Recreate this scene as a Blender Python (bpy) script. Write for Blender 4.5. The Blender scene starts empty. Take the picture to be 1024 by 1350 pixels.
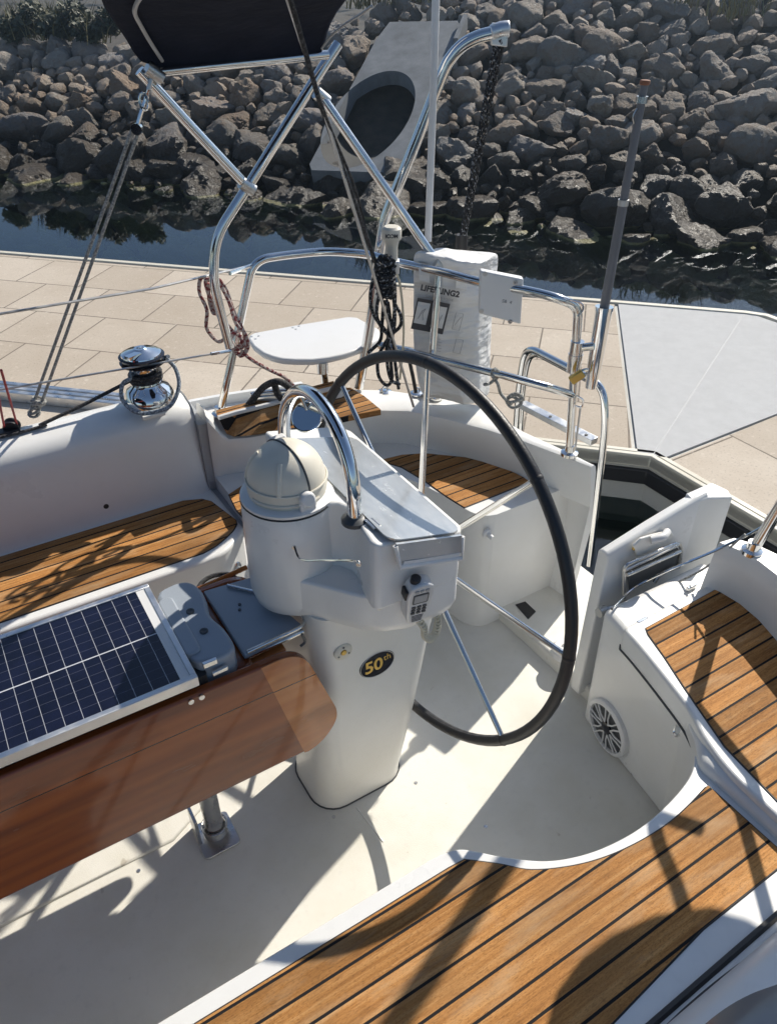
import bpy, bmesh, math, random
from mathutils import Vector, Matrix, noise
random.seed(7)
R = math.radians
PI = math.pi
scn = bpy.context.scene
COL = scn.collection

# ------------------------------------------------------------------ camera model (boat frame: X aft, Y starboard, Z up, sole at z=0)
FPX = 1000.0; CX = 512.0; CY = 675.0
PITCH = math.atan(716/1000.0); AZ = R(58.5); EYE = 1.8
_sp, _cp = math.sin(PITCH), math.cos(PITCH)
FW = (math.cos(AZ), math.sin(AZ)); RT = (math.sin(AZ), -math.cos(AZ))
def ray(px, py):
    x = (px-CX)/FPX; y = (CY-py)/FPX
    h = _cp+y*_sp; v = -_sp+y*_cp
    return (h*FW[0]+x*RT[0], h*FW[1]+x*RT[1], v)
def _pt(r, t): return Vector((r[0]*t, r[1]*t, EYE+r[2]*t))
def GZ(px, py, z): r = ray(px, py); return _pt(r, (z-EYE)/r[2])
def GX(px, py, x): r = ray(px, py); return _pt(r, x/r[0])
def GY(px, py, y): r = ray(px, py); return _pt(r, y/r[1])
def GF(px, py, f):                       # on the upright plane at forward distance f
    r = ray(px, py); return _pt(r, f/(r[0]*FW[0]+r[1]*FW[1]))
def zs(z, *pp): return [GZ(a, b, z) for a, b in pp]
def fs(f, *pp): return [GF(a, b, f) for a, b in pp]
def ys(y, *pp): return [GY(a, b, y) for a, b in pp]
def xs(x, *pp): return [GX(a, b, x) for a, b in pp]

# ------------------------------------------------------------------ materials
def mat(name, base=(.8,.8,.8), rough=.5, metal=0., spec=.5, coat=0., emit=None):
    m = bpy.data.materials.new(name); m.use_nodes = True
    b = m.node_tree.nodes['Principled BSDF']
    b.inputs['Base Color'].default_value = (*base, 1)
    b.inputs['Roughness'].default_value = rough
    b.inputs['Metallic'].default_value = metal
    b.inputs['Specular IOR Level'].default_value = spec
    b.inputs['Coat Weight'].default_value = coat
    return m
class NT:
    def __init__(s, m): s.m = m; s.t = m.node_tree; s.b = s.t.nodes['Principled BSDF']
    def n(s, ty, **kw):
        o = s.t.nodes.new(ty)
        for k, v in kw.items():
            if k in o.inputs.keys() if isinstance(k, str) else False: pass
            setattr(o, k, v)
        return o
    def l(s, a, b): s.t.links.new(a, b)
    def coord(s, kind='Object', scale=(1,1,1), rot=(0,0,0), loc=(0,0,0)):
        c = s.n('ShaderNodeTexCoord'); mp = s.n('ShaderNodeMapping')
        mp.inputs['Scale'].default_value = scale; mp.inputs['Rotation'].default_value = rot; mp.inputs['Location'].default_value = loc
        s.l(c.outputs[kind], mp.inputs['Vector']); return mp.outputs['Vector']
    def noise(s, vec, scale=5, detail=4, rough=.55):
        o = s.n('ShaderNodeTexNoise'); o.inputs['Scale'].default_value = scale; o.inputs['Detail'].default_value = detail; o.inputs['Roughness'].default_value = rough
        if vec is not None: s.l(vec, o.inputs['Vector'])
        return o
    def ramp(s, fac, stops):
        o = s.n('ShaderNodeValToRGB'); e = o.color_ramp.elements
        while len(e) < len(stops): e.new(.5)
        for el, (p, c) in zip(e, stops): el.position = p; el.color = (*c, 1) if len(c) == 3 else c
        s.l(fac, o.inputs['Fac']); return o.outputs['Color']
    def mix(s, fac, a, b, mode='MIX'):
        o = s.n('ShaderNodeMix'); o.data_type = 'RGBA'; o.blend_type = mode
        for i, v in ((0, fac), (6, a), (7, b)):
            if isinstance(v, (int, float)): o.inputs[i].default_value = v
            elif isinstance(v, tuple): o.inputs[i].default_value = (*v, 1)
            else: s.l(v, o.inputs[i])
        return o.outputs[2]
    def math(s, op, a, b=None, c=None):
        o = s.n('ShaderNodeMath'); o.operation = op
        for i, v in enumerate((a, b, c)):
            if v is None: continue
            if isinstance(v, (int, float)): o.inputs[i].default_value = v
            else: s.l(v, o.inputs[i])
        return o.outputs[0]
    def bump(s, h, strength=.3, dist=.01):
        o = s.n('ShaderNodeBump'); o.inputs['Strength'].default_value = strength; o.inputs['Distance'].default_value = dist
        s.l(h, o.inputs['Height']); s.l(o.outputs[0], s.b.inputs['Normal']); return o
    def base(s, c): s.l(c, s.b.inputs['Base Color'])
    def rough(s, c): s.l(c, s.b.inputs['Roughness'])

M = {}
def gel(name, col, rough, dirt=.25, bumpy=0., speck=False):
    m = mat(name, col, rough, coat=.15 if rough < .45 else 0); k = NT(m); v = k.coord()
    n1 = k.noise(v, 3.2, 6, .6); n2 = k.noise(v, 40, 5, .6)
    d = tuple(c*f for c, f in zip(col, (.80,.78,.70)))
    f = k.ramp(n1.outputs[0], [(.42, (0,0,0)), (.78, (dirt,)*3)])
    c = k.mix(f, col, d)
    f2 = k.ramp(n2.outputs[0], [(.55, (0,0,0)), (.8, (.25*dirt*2,)*3)])
    c = k.mix(f2, c, tuple(x*.75 for x in col))
    if speck:
        n3 = k.noise(v, 26, 2, .5); f3 = k.ramp(n3.outputs[0], [(.73, (0,0,0)), (.78, (.55,)*3)])
        c = k.mix(f3, c, (.35,.30,.22))
        vo = k.n('ShaderNodeTexVoronoi'); vo.inputs['Scale'].default_value = 5.5; k.l(v, vo.inputs['Vector'])
        f4 = k.ramp(vo.outputs['Distance'], [(.0, (.8,)*3), (.022, (0,0,0))]); c = k.mix(f4, c, (.16,.14,.11))
    k.base(c)
    r = k.ramp(n1.outputs[0], [(.3, (rough*.85,)*3), (.7, (min(1,rough*1.25),)*3)]); k.rough(r)
    if bumpy: k.bump(k.noise(v, 420, 2, .5).outputs[0], bumpy, .002)
    return m
M['gel'] = gel('gelcoat', (.775,.775,.76), .30, .36)
M['gel_sole'] = gel('nonskid_gelcoat', (.75,.735,.675), .6, .75, .3, True)
M['gel_old'] = gel('aged_gelcoat', (.78,.765,.72), .36, .4)
M['plastic_white'] = gel('white_plastic', (.72,.72,.715), .42, .3)
M['plastic_shaded'] = gel('white_plastic_shaded', (.33,.37,.42), .38, .25)  # white plastic of end box and tray, shade put into the colour
M['cream'] = gel('cream_plastic', (.68,.645,.555), .45, .4)
M['cream_light'] = mat('cream_cord', (.66,.60,.45), .5)
def steel(name, col, rough):
    m = mat(name, col, rough, 1.0); k = NT(m); v = k.coord()
    n = k.noise(v, 18, 5, .6); k.rough(k.ramp(n.outputs[0], [(.3, (rough*.6,)*3), (.75, (rough*1.9,)*3)]))
    return m
M['steel'] = steel('polished_steel', (.74,.74,.73), .11)
M['chrome'] = steel('chrome', (.82,.82,.82), .05)
M['steel_dull'] = steel('dull_steel', (.56,.56,.55), .28)
M['alu'] = steel('aluminium', (.70,.71,.72), .34)
M['black'] = mat('black_rubber', (.018,.018,.02), .5)
M['black_gloss'] = mat('black_gloss', (.012,.013,.02), .12)
M['dark_grey'] = mat('dark_grey_plastic', (.06,.065,.07), .45)
M['pole'] = mat('grey_pole', (.15,.155,.17), .4)
M['grey'] = mat('grey_plastic', (.35,.36,.37), .45)
M['brass'] = steel('brass', (.62,.44,.14), .35)
M['rust'] = mat('rusty_cap', (.25,.10,.05), .7)
M['lens'] = mat('lens_glass', (.55,.58,.58), .08, 0, .8)
M['gold'] = steel('gold_leaf', (.78,.55,.17), .35)
# leather of the wheel rim
m = mat('black_leather', (.016,.016,.019), .42); k = NT(m); v = k.coord()
k.bump(k.noise(v, 240, 3, .6).outputs[0], .35, .002); M['leather'] = m

def teak(name, pitch, off, warm=1.0):
    m = mat(name, (.4,.2,.07), .72, spec=.18); k = NT(m)
    v = k.coord(); sx = k.n('ShaderNodeSeparateXYZ'); k.l(v, sx.inputs[0])
    y = k.math('DIVIDE', k.math('ADD', sx.outputs[1], off), pitch)
    fl = k.math('FLOOR', y); fr = k.math('SUBTRACT', y, fl)
    edge = k.math('ABSOLUTE', k.math('SUBTRACT', fr, .5))          # .5 at seams
    caulk = k.math('GREATER_THAN', edge, .5-.0026/pitch)
    wn = k.n('ShaderNodeTexWhiteNoise'); wn.noise_dimensions = '1D'; k.l(fl, wn.inputs['W'])
    cmb = k.n('ShaderNodeCombineXYZ')
    k.l(k.math('ADD', k.math('MULTIPLY', sx.outputs[0], 2.2), k.math('MULTIPLY', wn.outputs[0], 37)), cmb.inputs[0])
    k.l(k.math('MULTIPLY', sx.outputs[1], 75), cmb.inputs[1]); k.l(k.math('MULTIPLY', sx.outputs[2], 75), cmb.inputs[2])
    g = k.noise(cmb.outputs[0], 1.6, 7, .62)
    c = k.ramp(g.outputs[0], [(.25, (.24*warm,.098,.028)), (.5, (.46*warm,.215,.064)), (.75, (.62*warm,.345,.135))])
    cm2 = k.n('ShaderNodeMapping'); cm2.inputs['Scale'].default_value = (6, 60, 60); k.l(v, cm2.inputs['Vector'])
    g2 = k.noise(cm2.outputs[0], 6, 4, .7)
    c = k.mix(k.ramp(g2.outputs[0], [(.5, (0,0,0)), (.72, (.55,)*3)]), c, (.12*warm,.045,.013))
    fine = k.noise(k.coord('Object', (60,160,160)), 3, 3, .7)
    c = k.mix(k.ramp(fine.outputs[0], [(.50, (0,0,0)), (.66, (.5,)*3)]), c, (.13*warm,.05,.014))
    big = k.noise(v, 5.5, 5, .6)
    c = k.mix(k.ramp(big.outputs[0], [(.45, (0,0,0)), (.72, (.6,)*3)]), c, (.26,.135,.052))
    wth = k.noise(k.coord('Object', (2,9,9)), 2.4, 5, .65)
    c = k.mix(k.ramp(wth.outputs[0], [(.50, (0,0,0)), (.72, (.5,)*3)]), c, (.52,.37,.22))
    tint = k.math('ADD', k.math('MULTIPLY', wn.outputs[0], .55), .70)
    hs = k.n('ShaderNodeHueSaturation'); k.l(c, hs.inputs['Color']); k.l(tint, hs.inputs['Value'])
    k.base(k.mix(caulk, hs.outputs[0], (.012,.011,.012)))
    h = k.math('SUBTRACT', k.math('MULTIPLY', g.outputs[0], .25), caulk)
    k.bump(h, .5, .0018)
    return m
M['teak'] = teak('teak_deck', .0455, .0)
M['teak_aft'] = teak('teak_deck_aft', .0440, .012)
M['teak_stb'] = teak('teak_deck_starboard', .0440, .02)
M['teak_fine'] = teak('teak_quarter', .030, .0)
# varnished mahogany leaf
def mahog(name, a, b, c3, rough=.16):
    m = mat(name, a, rough, coat=.8, spec=.35); k = NT(m); k.b.inputs['Coat Roughness'].default_value = .05
    v = k.coord('Object', (.9, 26, 26)); g = k.noise(v, 1.3, 5, .42)
    c = k.ramp(g.outputs[0], [(.28, a), (.5, b), (.74, c3)])
    v2 = k.coord('Object', (1.2, 4, 5)); g2 = k.noise(v2, 2.2, 4, .6)
    c = k.mix(k.ramp(g2.outputs[0], [(.48, (0,0,0)), (.68, (.6,)*3)]), c, tuple(x*.45 for x in a))
    vz = k.coord('Object'); sz = k.n('ShaderNodeSeparateXYZ'); k.l(vz, sz.inputs[0])
    seam = k.math('LESS_THAN', k.math('ABSOLUTE', k.math('SUBTRACT', sz.outputs[2], .597)), .0013)
    c = k.mix(seam, c, (.03,.012,.006)); k.base(c)
    k.rough(k.ramp(g2.outputs[0], [(.3, (rough*.8,)*3), (.7, (rough*2,)*3)]))
    return m
M['mahog'] = mahog('varnished_mahogany', (.165,.034,.006), (.275,.064,.011), (.39,.105,.020))
M['mahog2'] = mahog('varnished_endgrain', (.40,.115,.024), (.52,.175,.04), (.62,.24,.07))
# solar cells
m = mat('solar_cells', (.01,.013,.04), .08, spec=.6); k = NT(m); v = k.coord(); sx = k.n('ShaderNodeSeparateXYZ'); k.l(v, sx.inputs[0])
def lines(axis, pitch, w, off=0):
    y = k.math('DIVIDE', k.math('ADD', sx.outputs[axis], off), pitch); fr = k.math('FRACT', y)
    return k.math('GREATER_THAN', k.math('ABSOLUTE', k.math('SUBTRACT', fr, .5)), .5-w/pitch/2)
n = k.noise(v, 16, 3); c = k.ramp(n.outputs[0], [(.3, (.004,.005,.014)), (.7, (.008,.010,.030))])
c = k.mix(k.math('MULTIPLY', lines(1, .024, .0009), .16), c, (.4,.42,.48))
c = k.mix(k.math('MULTIPLY', lines(0, .0312, .0011), .62), c, (.62,.63,.66))
c = k.mix(k.math('LESS_THAN', k.math('ABSOLUTE', k.math('SUBTRACT', sx.outputs[1], 1.174)), .0013), c, (.6,.61,.64))
k.base(c); M['solar'] = m
# canvas
m = mat('navy_canvas', (.018,.021,.032), .9, spec=.08); k = NT(m); v = k.coord()
n = k.noise(v, 9, 5); k.base(k.ramp(n.outputs[0], [(.3, (.010,.013,.024)), (.7, (.016,.020,.034))])); k.bump(k.noise(v, 7, 4).outputs[0], .5, .03); M['canvas'] = m
m = mat('bag_fabric', (.62,.62,.60), .5); k = NT(m); v = k.coord()
n = k.noise(v, 4, 4, .5); c = k.ramp(n.outputs[0], [(.3, (.60,.60,.58)), (.55, (.70,.70,.69)), (.8, (.76,.76,.755))]); k.base(c)
k.bump(k.noise(k.coord('Object', (5,5,14)), 1.6, 3, .5).outputs[0], .9, .035); M['bag'] = m
M['ink'] = mat('printed_ink', (.05,.05,.055), .6)
M['ink_grey'] = mat('faded_ink', (.30,.30,.31), .6)
def rope(name, a, b, dens=90, thr=.5):
    m = mat(name, a, .75); k = NT(m); v = k.coord('Object', (dens,)*3)
    n = k.noise(v, 1.0, 2, .5); k.base(k.ramp(n.outputs[0], [(thr-.03, a), (thr+.03, b)])); k.bump(k.noise(k.coord('Object', (600,)*3), 1, 2).outputs[0], .5, .003); return m
M['rope_red'] = rope('red_fleck_rope', (.50,.42,.38), (.20,.03,.035), 110, .52)
M['rope_black'] = rope('black_fleck_rope', (.012,.013,.016), (.30,.31,.33), 150, .60)
M['rope_grey'] = rope('grey_rope', (.40,.40,.37), (.24,.24,.23), 170, .5)
M['rope_dark'] = rope('dark_line', (.02,.02,.022), (.07,.07,.075), 160, .55)
M['rope_blue'] = rope('blue_grey_rope', (.34,.40,.46), (.14,.17,.21), 160, .5)
M['red_line'] = mat('red_line', (.35,.03,.03), .6)
M['wire'] = steel('wire_rope', (.50,.50,.50), .35)
# pavers: running bond in the dock frame
def paver(name, rotz, off):
    m = mat(name, (.5,.45,.38), .85); k = NT(m); v = k.coord('Object', (1,1,1), (0,0,rotz), off)
    b = k.n('ShaderNodeTexBrick'); b.offset = .5; b.inputs['Scale'].default_value = 1
    b.inputs['Brick Width'].default_value = .525; b.inputs['Row Height'].default_value = .507; b.inputs['Mortar Size'].default_value = .0055
    b.inputs['Mortar Smooth'].default_value = .15; b.inputs['Bias'].default_value = 0
    b.inputs['Color1'].default_value = (.44,.375,.30,1); b.inputs['Color2'].default_value = (.56,.49,.405,1); b.inputs['Mortar'].default_value = (.13,.11,.09,1)
    k.l(v, b.inputs['Vector']); vo = k.coord()
    n1 = k.noise(vo, 2.2, 6, .65); n2 = k.noise(vo, 90, 3, .6); n3 = k.noise(vo, 28, 4, .6)
    c = k.mix(k.ramp(n1.outputs[0], [(.38, (0,0,0)), (.75, (.55,)*3)]), b.outputs['Color'], (.38,.31,.235))
    c = k.mix(k.ramp(n2.outputs[0], [(.57, (0,0,0)), (.68, (.5,)*3)]), c, (.25,.21,.17))
    c = k.mix(k.ramp(n3.outputs[0], [(.6, (0,0,0)), (.74, (.5,)*3)]), c, (.68,.61,.52))
    v2 = k.n('ShaderNodeTexVoronoi'); v2.inputs['Scale'].default_value = 9; k.l(vo, v2.inputs['Vector'])
    c = k.mix(k.ramp(v2.outputs['Distance'], [(0, (.8,)*3), (.035, (.0,)*3)]), c, (.10,.085,.07))
    k.base(c); k.bump(k.math('SUBTRACT', k.math('MULTIPLY', n2.outputs[0], .35), b.outputs['Fac']), .5, .004)
    return m
M['paver'] = paver('dock_pavers', PI/4, (-.1375,-3.344,0))
M['paver2'] = paver('dock_pavers_finger', PI/2, (.1,-2.717,0))
m = mat('aluminium_deck_plate', (.37,.375,.38), .85, spec=.2); k = NT(m); n = k.noise(k.coord(), 14, 6, .7); k.base(k.ramp(n.outputs[0], [(.3, (.46,.465,.465)), (.7, (.52,.525,.525))])); M['plate'] = m
M['trim'] = gel('dock_edge_trim', (.62,.59,.50), .55, .5)
M['float'] = gel('dock_float_panel', (.46,.46,.43), .6, .5)
# rocks
def rockmat(name, cols, wet=True):
    m = mat(name, (.2,.18,.15), .8); k = NT(m); v = k.coord()
    oi = k.n('ShaderNodeObjectInfo'); ge = k.n('ShaderNodeNewGeometry')
    n1 = k.noise(v, 4, 8, .65); n2 = k.noise(v, 22, 6, .65)
    c = k.ramp(oi.outputs['Random'], cols)
    c = k.mix(k.ramp(n1.outputs[0], [(.40, (0,0,0)), (.66, (.75,)*3)]), c, (.27,.165,.09))
    c = k.mix(k.ramp(n2.outputs[0], [(.56, (0,0,0)), (.74, (.22,)*3)]), c, (.42,.40,.36))
    sp = k.n('ShaderNodeSeparateXYZ'); k.l(ge.outputs['Position'], sp.inputs[0])
    zz = k.math('ADD', sp.outputs[2], k.math('MULTIPLY', k.math('SUBTRACT', n1.outputs[0], .5), .35))
    wetf = k.n('ShaderNodeMapRange'); wetf.inputs[1].default_value = -.05; wetf.inputs[2].default_value = .36; wetf.inputs[3].default_value = 1; wetf.inputs[4].default_value = 0
    k.l(zz, wetf.inputs[0])
    # the tide leaves a dark algae and mud band on the low stones
    c = k.mix(k.math('MULTIPLY', wetf.outputs[0], .88), c, (.045,.034,.020))
    dry = k.n('ShaderNodeMapRange'); dry.inputs[1].default_value = .15; dry.inputs[2].default_value = .8; k.l(zz, dry.inputs[0])
    c = k.mix(k.math('MULTIPLY', dry.outputs[0], .28), c, (.52,.51,.49))  # paler stone above the tide
    subm = k.math('LESS_THAN', sp.outputs[2], -.36); c = k.mix(subm, c, (.30,.27,.11))
    k.base(c); k.rough(k.math('SUBTRACT', .85, k.math('MULTIPLY', wetf.outputs[0], .45)))
    n4 = k.noise(v, 9, 7, .7)
    k.bump(k.math('ADD', n1.outputs[0], k.math('ADD', k.math('MULTIPLY', n4.outputs[0], .7), k.math('MULTIPLY', n2.outputs[0], .45))), 1.0, .09)
    return m
M['rock'] = rockmat('riprap_stone', [(0, (.24,.18,.12)), (.2, (.40,.37,.33)), (.4, (.20,.185,.17)), (.6, (.50,.46,.39)), (.75, (.30,.20,.12)), (.88, (.34,.33,.33)), (1, (.66,.64,.60))])
m = mat('bank_soil', (.05,.042,.032), .95); k = NT(m); n = k.noise(k.coord(), 6, 6); k.base(k.ramp(n.outputs[0], [(.3, (.025,.021,.016)), (.7, (.075,.062,.045))])); M['soil'] = m
m = mat('concrete', (.42,.42,.40), .8); k = NT(m); v = k.coord(); n = k.noise(v, 3, 7, .65); k.base(k.ramp(n.outputs[0], [(.3, (.105,.115,.125)), (.5, (.15,.165,.18)), (.75, (.22,.235,.25))])); k.bump(k.noise(v, 60, 3).outputs[0], .2, .01); M['concrete'] = m
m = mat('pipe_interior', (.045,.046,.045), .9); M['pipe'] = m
def leafmat(name, a, b):
    m = mat(name, a, .6); k = NT(m); v = k.coord(); n = k.noise(v, 2.5, 4); k.base(k.ramp(n.outputs[0], [(.35, a), (.68, b)])); return m
M['leaf'] = leafmat('foliage', (.030,.040,.020), (.075,.080,.042))
M['leaf_tree'] = leafmat('tree_foliage', (.07,.10,.035), (.16,.20,.07))
M['grassy'] = leafmat('dry_grass', (.07,.08,.03), (.24,.20,.09))
M['bark'] = mat('bark', (.09,.07,.05), .9)
# water: clear tinted surface over a murky bed
m = bpy.data.materials.new('harbour_water'); m.use_nodes = True; t = m.node_tree; t.nodes.clear()
out = t.nodes.new('ShaderNodeOutputMaterial'); mx = t.nodes.new('ShaderNodeMixShader'); gl = t.nodes.new('ShaderNodeBsdfGlossy'); tr = t.nodes.new('ShaderNodeBsdfTransparent')
fr = t.nodes.new('ShaderNodeFresnel'); fr.inputs['IOR'].default_value = 1.42
gl.inputs['Roughness'].default_value = .02; gl.inputs['Color'].default_value = (.9,.95,1,1); tr.inputs['Color'].default_value = (.66,.76,.66,1)
tc = t.nodes.new('ShaderNodeTexCoord'); mp = t.nodes.new('ShaderNodeMapping'); mp.inputs['Rotation'].default_value = (0,0,R(45)); mp.inputs['Scale'].default_value = (1.0,.5,1)
nz = t.nodes.new('ShaderNodeTexNoise'); nz.inputs['Scale'].default_value = 1.5; nz.inputs['Detail'].default_value = 3
bp = t.nodes.new('ShaderNodeBump'); bp.inputs['Strength'].default_value = .028; bp.inputs['Distance'].default_value = .05
for a, b in ((tc.outputs['Object'], mp.inputs[0]), (mp.outputs[0], nz.inputs['Vector']), (nz.outputs[0], bp.inputs['Height']), (bp.outputs[0], gl.inputs['Normal']), (bp.outputs[0], fr.inputs['Normal']),
             (fr.outputs[0], mx.inputs[0]), (tr.outputs[0], mx.inputs[1]), (gl.outputs[0], mx.inputs[2]), (mx.outputs[0], out.inputs[0])): t.links.new(a, b)
M['water'] = m
M['bed'] = mat('murky_bed', (.045,.066,.044), .95)
# crinkled clear vinyl
m = mat('clear_vinyl', (.13,.135,.15), .16, spec=.9); k = NT(m); k.bump(k.noise(k.coord('Object', (1.2,5,5)), 1.2, 1).outputs[0], .5, .05); M['vinyl'] = m
# scuffed clear instrument sheet
m = mat('scuffed_acrylic', (.52,.55,.56), .22, spec=.7); k = NT(m); v = k.coord('Object', (9,4,9)); n = k.noise(v, 4, 7, .75)
k.base(k.ramp(n.outputs[0], [(.35, (.50,.52,.53)), (.55, (.53,.55,.56)), (.8, (.57,.585,.59))])); k.rough(k.ramp(n.outputs[0], [(.3, (.16,)*3), (.7, (.30,)*3)])); k.b.inputs['Metallic'].default_value = .55; M['acrylic'] = m

# ------------------------------------------------------------------ mesh helpers
class MB:
    def __init__(s): s.v = []; s.f = []
    def add(s, vs, fs):
        o = len(s.v); s.v += [tuple(x) for x in vs]; s.f += [tuple(i+o for i in f) for f in fs]; return s
    def box(s, lo, hi):
        a, b, c = lo; d, e, g = hi
        return s.add([(a,b,c),(d,b,c),(d,e,c),(a,e,c),(a,b,g),(d,b,g),(d,e,g),(a,e,g)],
                     [(3,2,1,0),(4,5,6,7),(0,1,5,4),(1,2,6,5),(2,3,7,6),(3,0,4,7)])
    def obox(s, c, ax, ay, az, hx, hy, hz):        # oriented box
        c = Vector(c); ax = Vector(ax).normalized()*hx; ay = Vector(ay).normalized()*hy; az = Vector(az).normalized()*hz
        vs = [c+i*ax+j*ay+k*az for k in (-1,1) for i, j in ((-1,-1),(1,-1),(1,1),(-1,1))]
        return s.add(vs, [(3,2,1,0),(4,5,6,7),(0,1,5,4),(1,2,6,5),(2,3,7,6),(3,0,4,7)])
    def loft(s, rings, closed=True, cap=True):
        n = len(rings[0]); vs = [p for r in rings for p in r]; fs = []
        for i in range(len(rings)-1):
            for j in range(n if closed else n-1):
                a = i*n+j; b = i*n+(j+1) % n; fs.append((a, b, b+n, a+n))
        if cap and closed: fs.append(tuple(range(n-1, -1, -1))); fs.append(tuple((len(rings)-1)*n+i for i in range(n)))
        return s.add(vs, fs)
    def prism(s, poly, z0, z1):
        return s.loft([[(p[0], p[1], z0) for p in poly], [(p[0], p[1], z1) for p in poly]])
    def tube(s, pts, r, n=10, cap=True, closed=False):
        pts = [Vector(p) for p in pts]; rings = []; N = len(pts)
        rr = r if isinstance(r, (list, tuple)) else [r]*N
        up = None
        for i, p in enumerate(pts):
            a = pts[i-1] if i > 0 or closed else p; b = pts[(i+1) % N] if i < N-1 or closed else p
            d = (b-a).normalized()
            if up is None:
                up = d.orthogonal().normalized()
            else:
                up = (up-d*up.dot(d))
                up = up.normalized() if up.length > 1e-6 else d.orthogonal().normalized()
            w = d.cross(up)
            rings.append([p+rr[i]*(math.cos(2*PI*k/n)*up+math.sin(2*PI*k/n)*w) for k in range(n)])
        if closed: rings.append(rings[0]); return s.loft(rings, True, False)
        return s.loft(rings, True, cap)
    def lathe(s, c, prof, n=32, axis=(0,0,1), cap=True):
        c = Vector(c); az = Vector(axis).normalized(); ax = az.orthogonal().normalized(); ay = az.cross(ax)
        rings = [[c+az*z+r*(math.cos(2*PI*k/n)*ax+math.sin(2*PI*k/n)*ay) for k in range(n)] for r, z in prof]
        return s.loft(rings, True, cap)
def smooth_path(pts, sub=8):                         # Catmull-Rom through pts
    P = [Vector(p) for p in pts]; P = [2*P[0]-P[1]]+P+[2*P[-1]-P[-2]]; o = []
    for i in range(1, len(P)-2):
        for k in range(sub):
            t = k/sub; a, b, c, d = P[i-1:i+3]
            o.append(.5*((2*b)+(c-a)*t+(2*a-5*b+4*c-d)*t*t+(3*b-a-3*c+d)*t**3))
    o.append(P[-2]); return o
def fillet_path(pts, r=.04, n=6):                    # straight runs with rounded corners
    P = [Vector(p) for p in pts]; o = [P[0]]
    for i in range(1, len(P)-1):
        a = (P[i-1]-P[i]); b = (P[i+1]-P[i]); q = min(r, a.length*.45, b.length*.45)
        s = P[i]+a.normalized()*q; e = P[i]+b.normalized()*q
        for k in range(n+1):
            t = k/n; o.append((1-t)**2*s+2*t*(1-t)*P[i]+t*t*e)
    o.append(P[-1]); return o
def rrect(x0, y0, x1, y1, r, n=6):
    o = []
    for cx, cy, a in ((x1-r, y1-r, 0), (x0+r, y1-r, 90), (x0+r, y0+r, 180), (x1-r, y0+r, 270)):
        for k in range(n+1):
            t = R(a+90*k/n); o.append((cx+r*math.cos(t), cy+r*math.sin(t)))
    return o
SPLIT = {'joint','screw','flange','strap','foot','bow','eye','catch','hinge','fastener','ferrule','tread_hole','seat_screw','stay','piping','rib','plug','trim'}
def islands(mb):
    par = list(range(len(mb.v)))
    def fd(a):
        while par[a] != a: par[a] = par[par[a]]; a = par[a]
        return a
    for f in mb.f:
        for i in f[1:]: par[fd(i)] = fd(f[0])
    g = {}
    for f in mb.f: g.setdefault(fd(f[0]), []).append(f)
    res = []
    for fs_ in g.values():
        ix = {}; q = MB()
        for f in fs_:
            for i in f:
                if i not in ix: ix[i] = len(q.v); q.v.append(mb.v[i])
            q.f.append(tuple(ix[i] for i in f))
        res.append(q)
    return res
def obj(name, mb, m, parent=None, smooth=40, bevel=0., seg=2, sub=0):
    if name in SPLIT and parent is not None:
        o = None
        for q in islands(mb): o = obj1(name, q, m, parent, smooth, bevel, seg, sub)
        return o
    return obj1(name, mb, m, parent, smooth, bevel, seg, sub)
def obj1(name, mb, m, parent=None, smooth=40, bevel=0., seg=2, sub=0):
    me = bpy.data.meshes.new(name); me.from_pydata(mb.v, [], mb.f); me.update()
    bm = bmesh.new(); bm.from_mesh(me); bmesh.ops.remove_doubles(bm, verts=bm.verts, dist=1e-6); bmesh.ops.recalc_face_normals(bm, faces=bm.faces); bm.to_mesh(me); bm.free()
    if smooth:
        for p in me.polygons: p.use_smooth = True
        me.set_sharp_from_angle(angle=R(smooth))
    o = bpy.data.objects.new(name, me); COL.objects.link(o)
    for x in (m if isinstance(m, (list, tuple)) else [m] if m else []): me.materials.append(x)
    if bevel:
        b = o.modifiers.new('Bevel', 'BEVEL'); b.width = bevel; b.segments = seg; b.limit_method = 'ANGLE'; b.angle_limit = R(35)
        b.harden_normals = False
        for p in me.polygons: p.use_smooth = True
    if sub:
        q = o.modifiers.new('Sub', 'SUBSURF'); q.levels = sub; q.render_levels = sub
    if parent is not None:
        o.parent = parent; o.matrix_parent_inverse = Matrix.Translation(-Vector(parent.location))
    return o
def thing(name, label, cat, loc=(0,0,0), group=None):
    o = bpy.data.objects.new(name, None); COL.objects.link(o); o.location = loc; o.empty_display_size = .1
    o['label'] = label; o['category'] = cat
    if group: o['group'] = group
    return o
def tag(o, label, cat, group=None):
    o['label'] = label; o['category'] = cat
    if group: o['group'] = group
    return o
def structure(o): o['kind'] = 'structure'; return o
def text(name, body, m, parent, size, mtx, ext=.0004, align='CENTER', bold=0.):
    cu = bpy.data.curves.new(name, 'FONT'); cu.body = body; cu.size = size; cu.offset = bold; cu.extrude = ext; cu.align_x = align; cu.align_y = 'CENTER'
    t = bpy.data.objects.new(name+'_tmp', cu); COL.objects.link(t)
    me = bpy.data.meshes.new_from_object(t.evaluated_get(bpy.context.evaluated_depsgraph_get()))
    bpy.data.objects.remove(t); me.transform(mtx); me.materials.clear(); me.materials.append(m)
    o = bpy.data.objects.new(name, me); COL.objects.link(o)
    if parent is not None:
        o.parent = parent; o.matrix_parent_inverse = Matrix.Translation(-Vector(parent.location))
    return o
def frame(c, x, y):                                   # matrix with local x, y axes at c
    x = Vector(x).normalized(); z = x.cross(Vector(y)).normalized(); y = z.cross(x)
    return Matrix(((x.x,y.x,z.x,c[0]),(x.y,y.y,z.y,c[1]),(x.z,y.z,z.z,c[2]),(0,0,0,1)))

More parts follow.
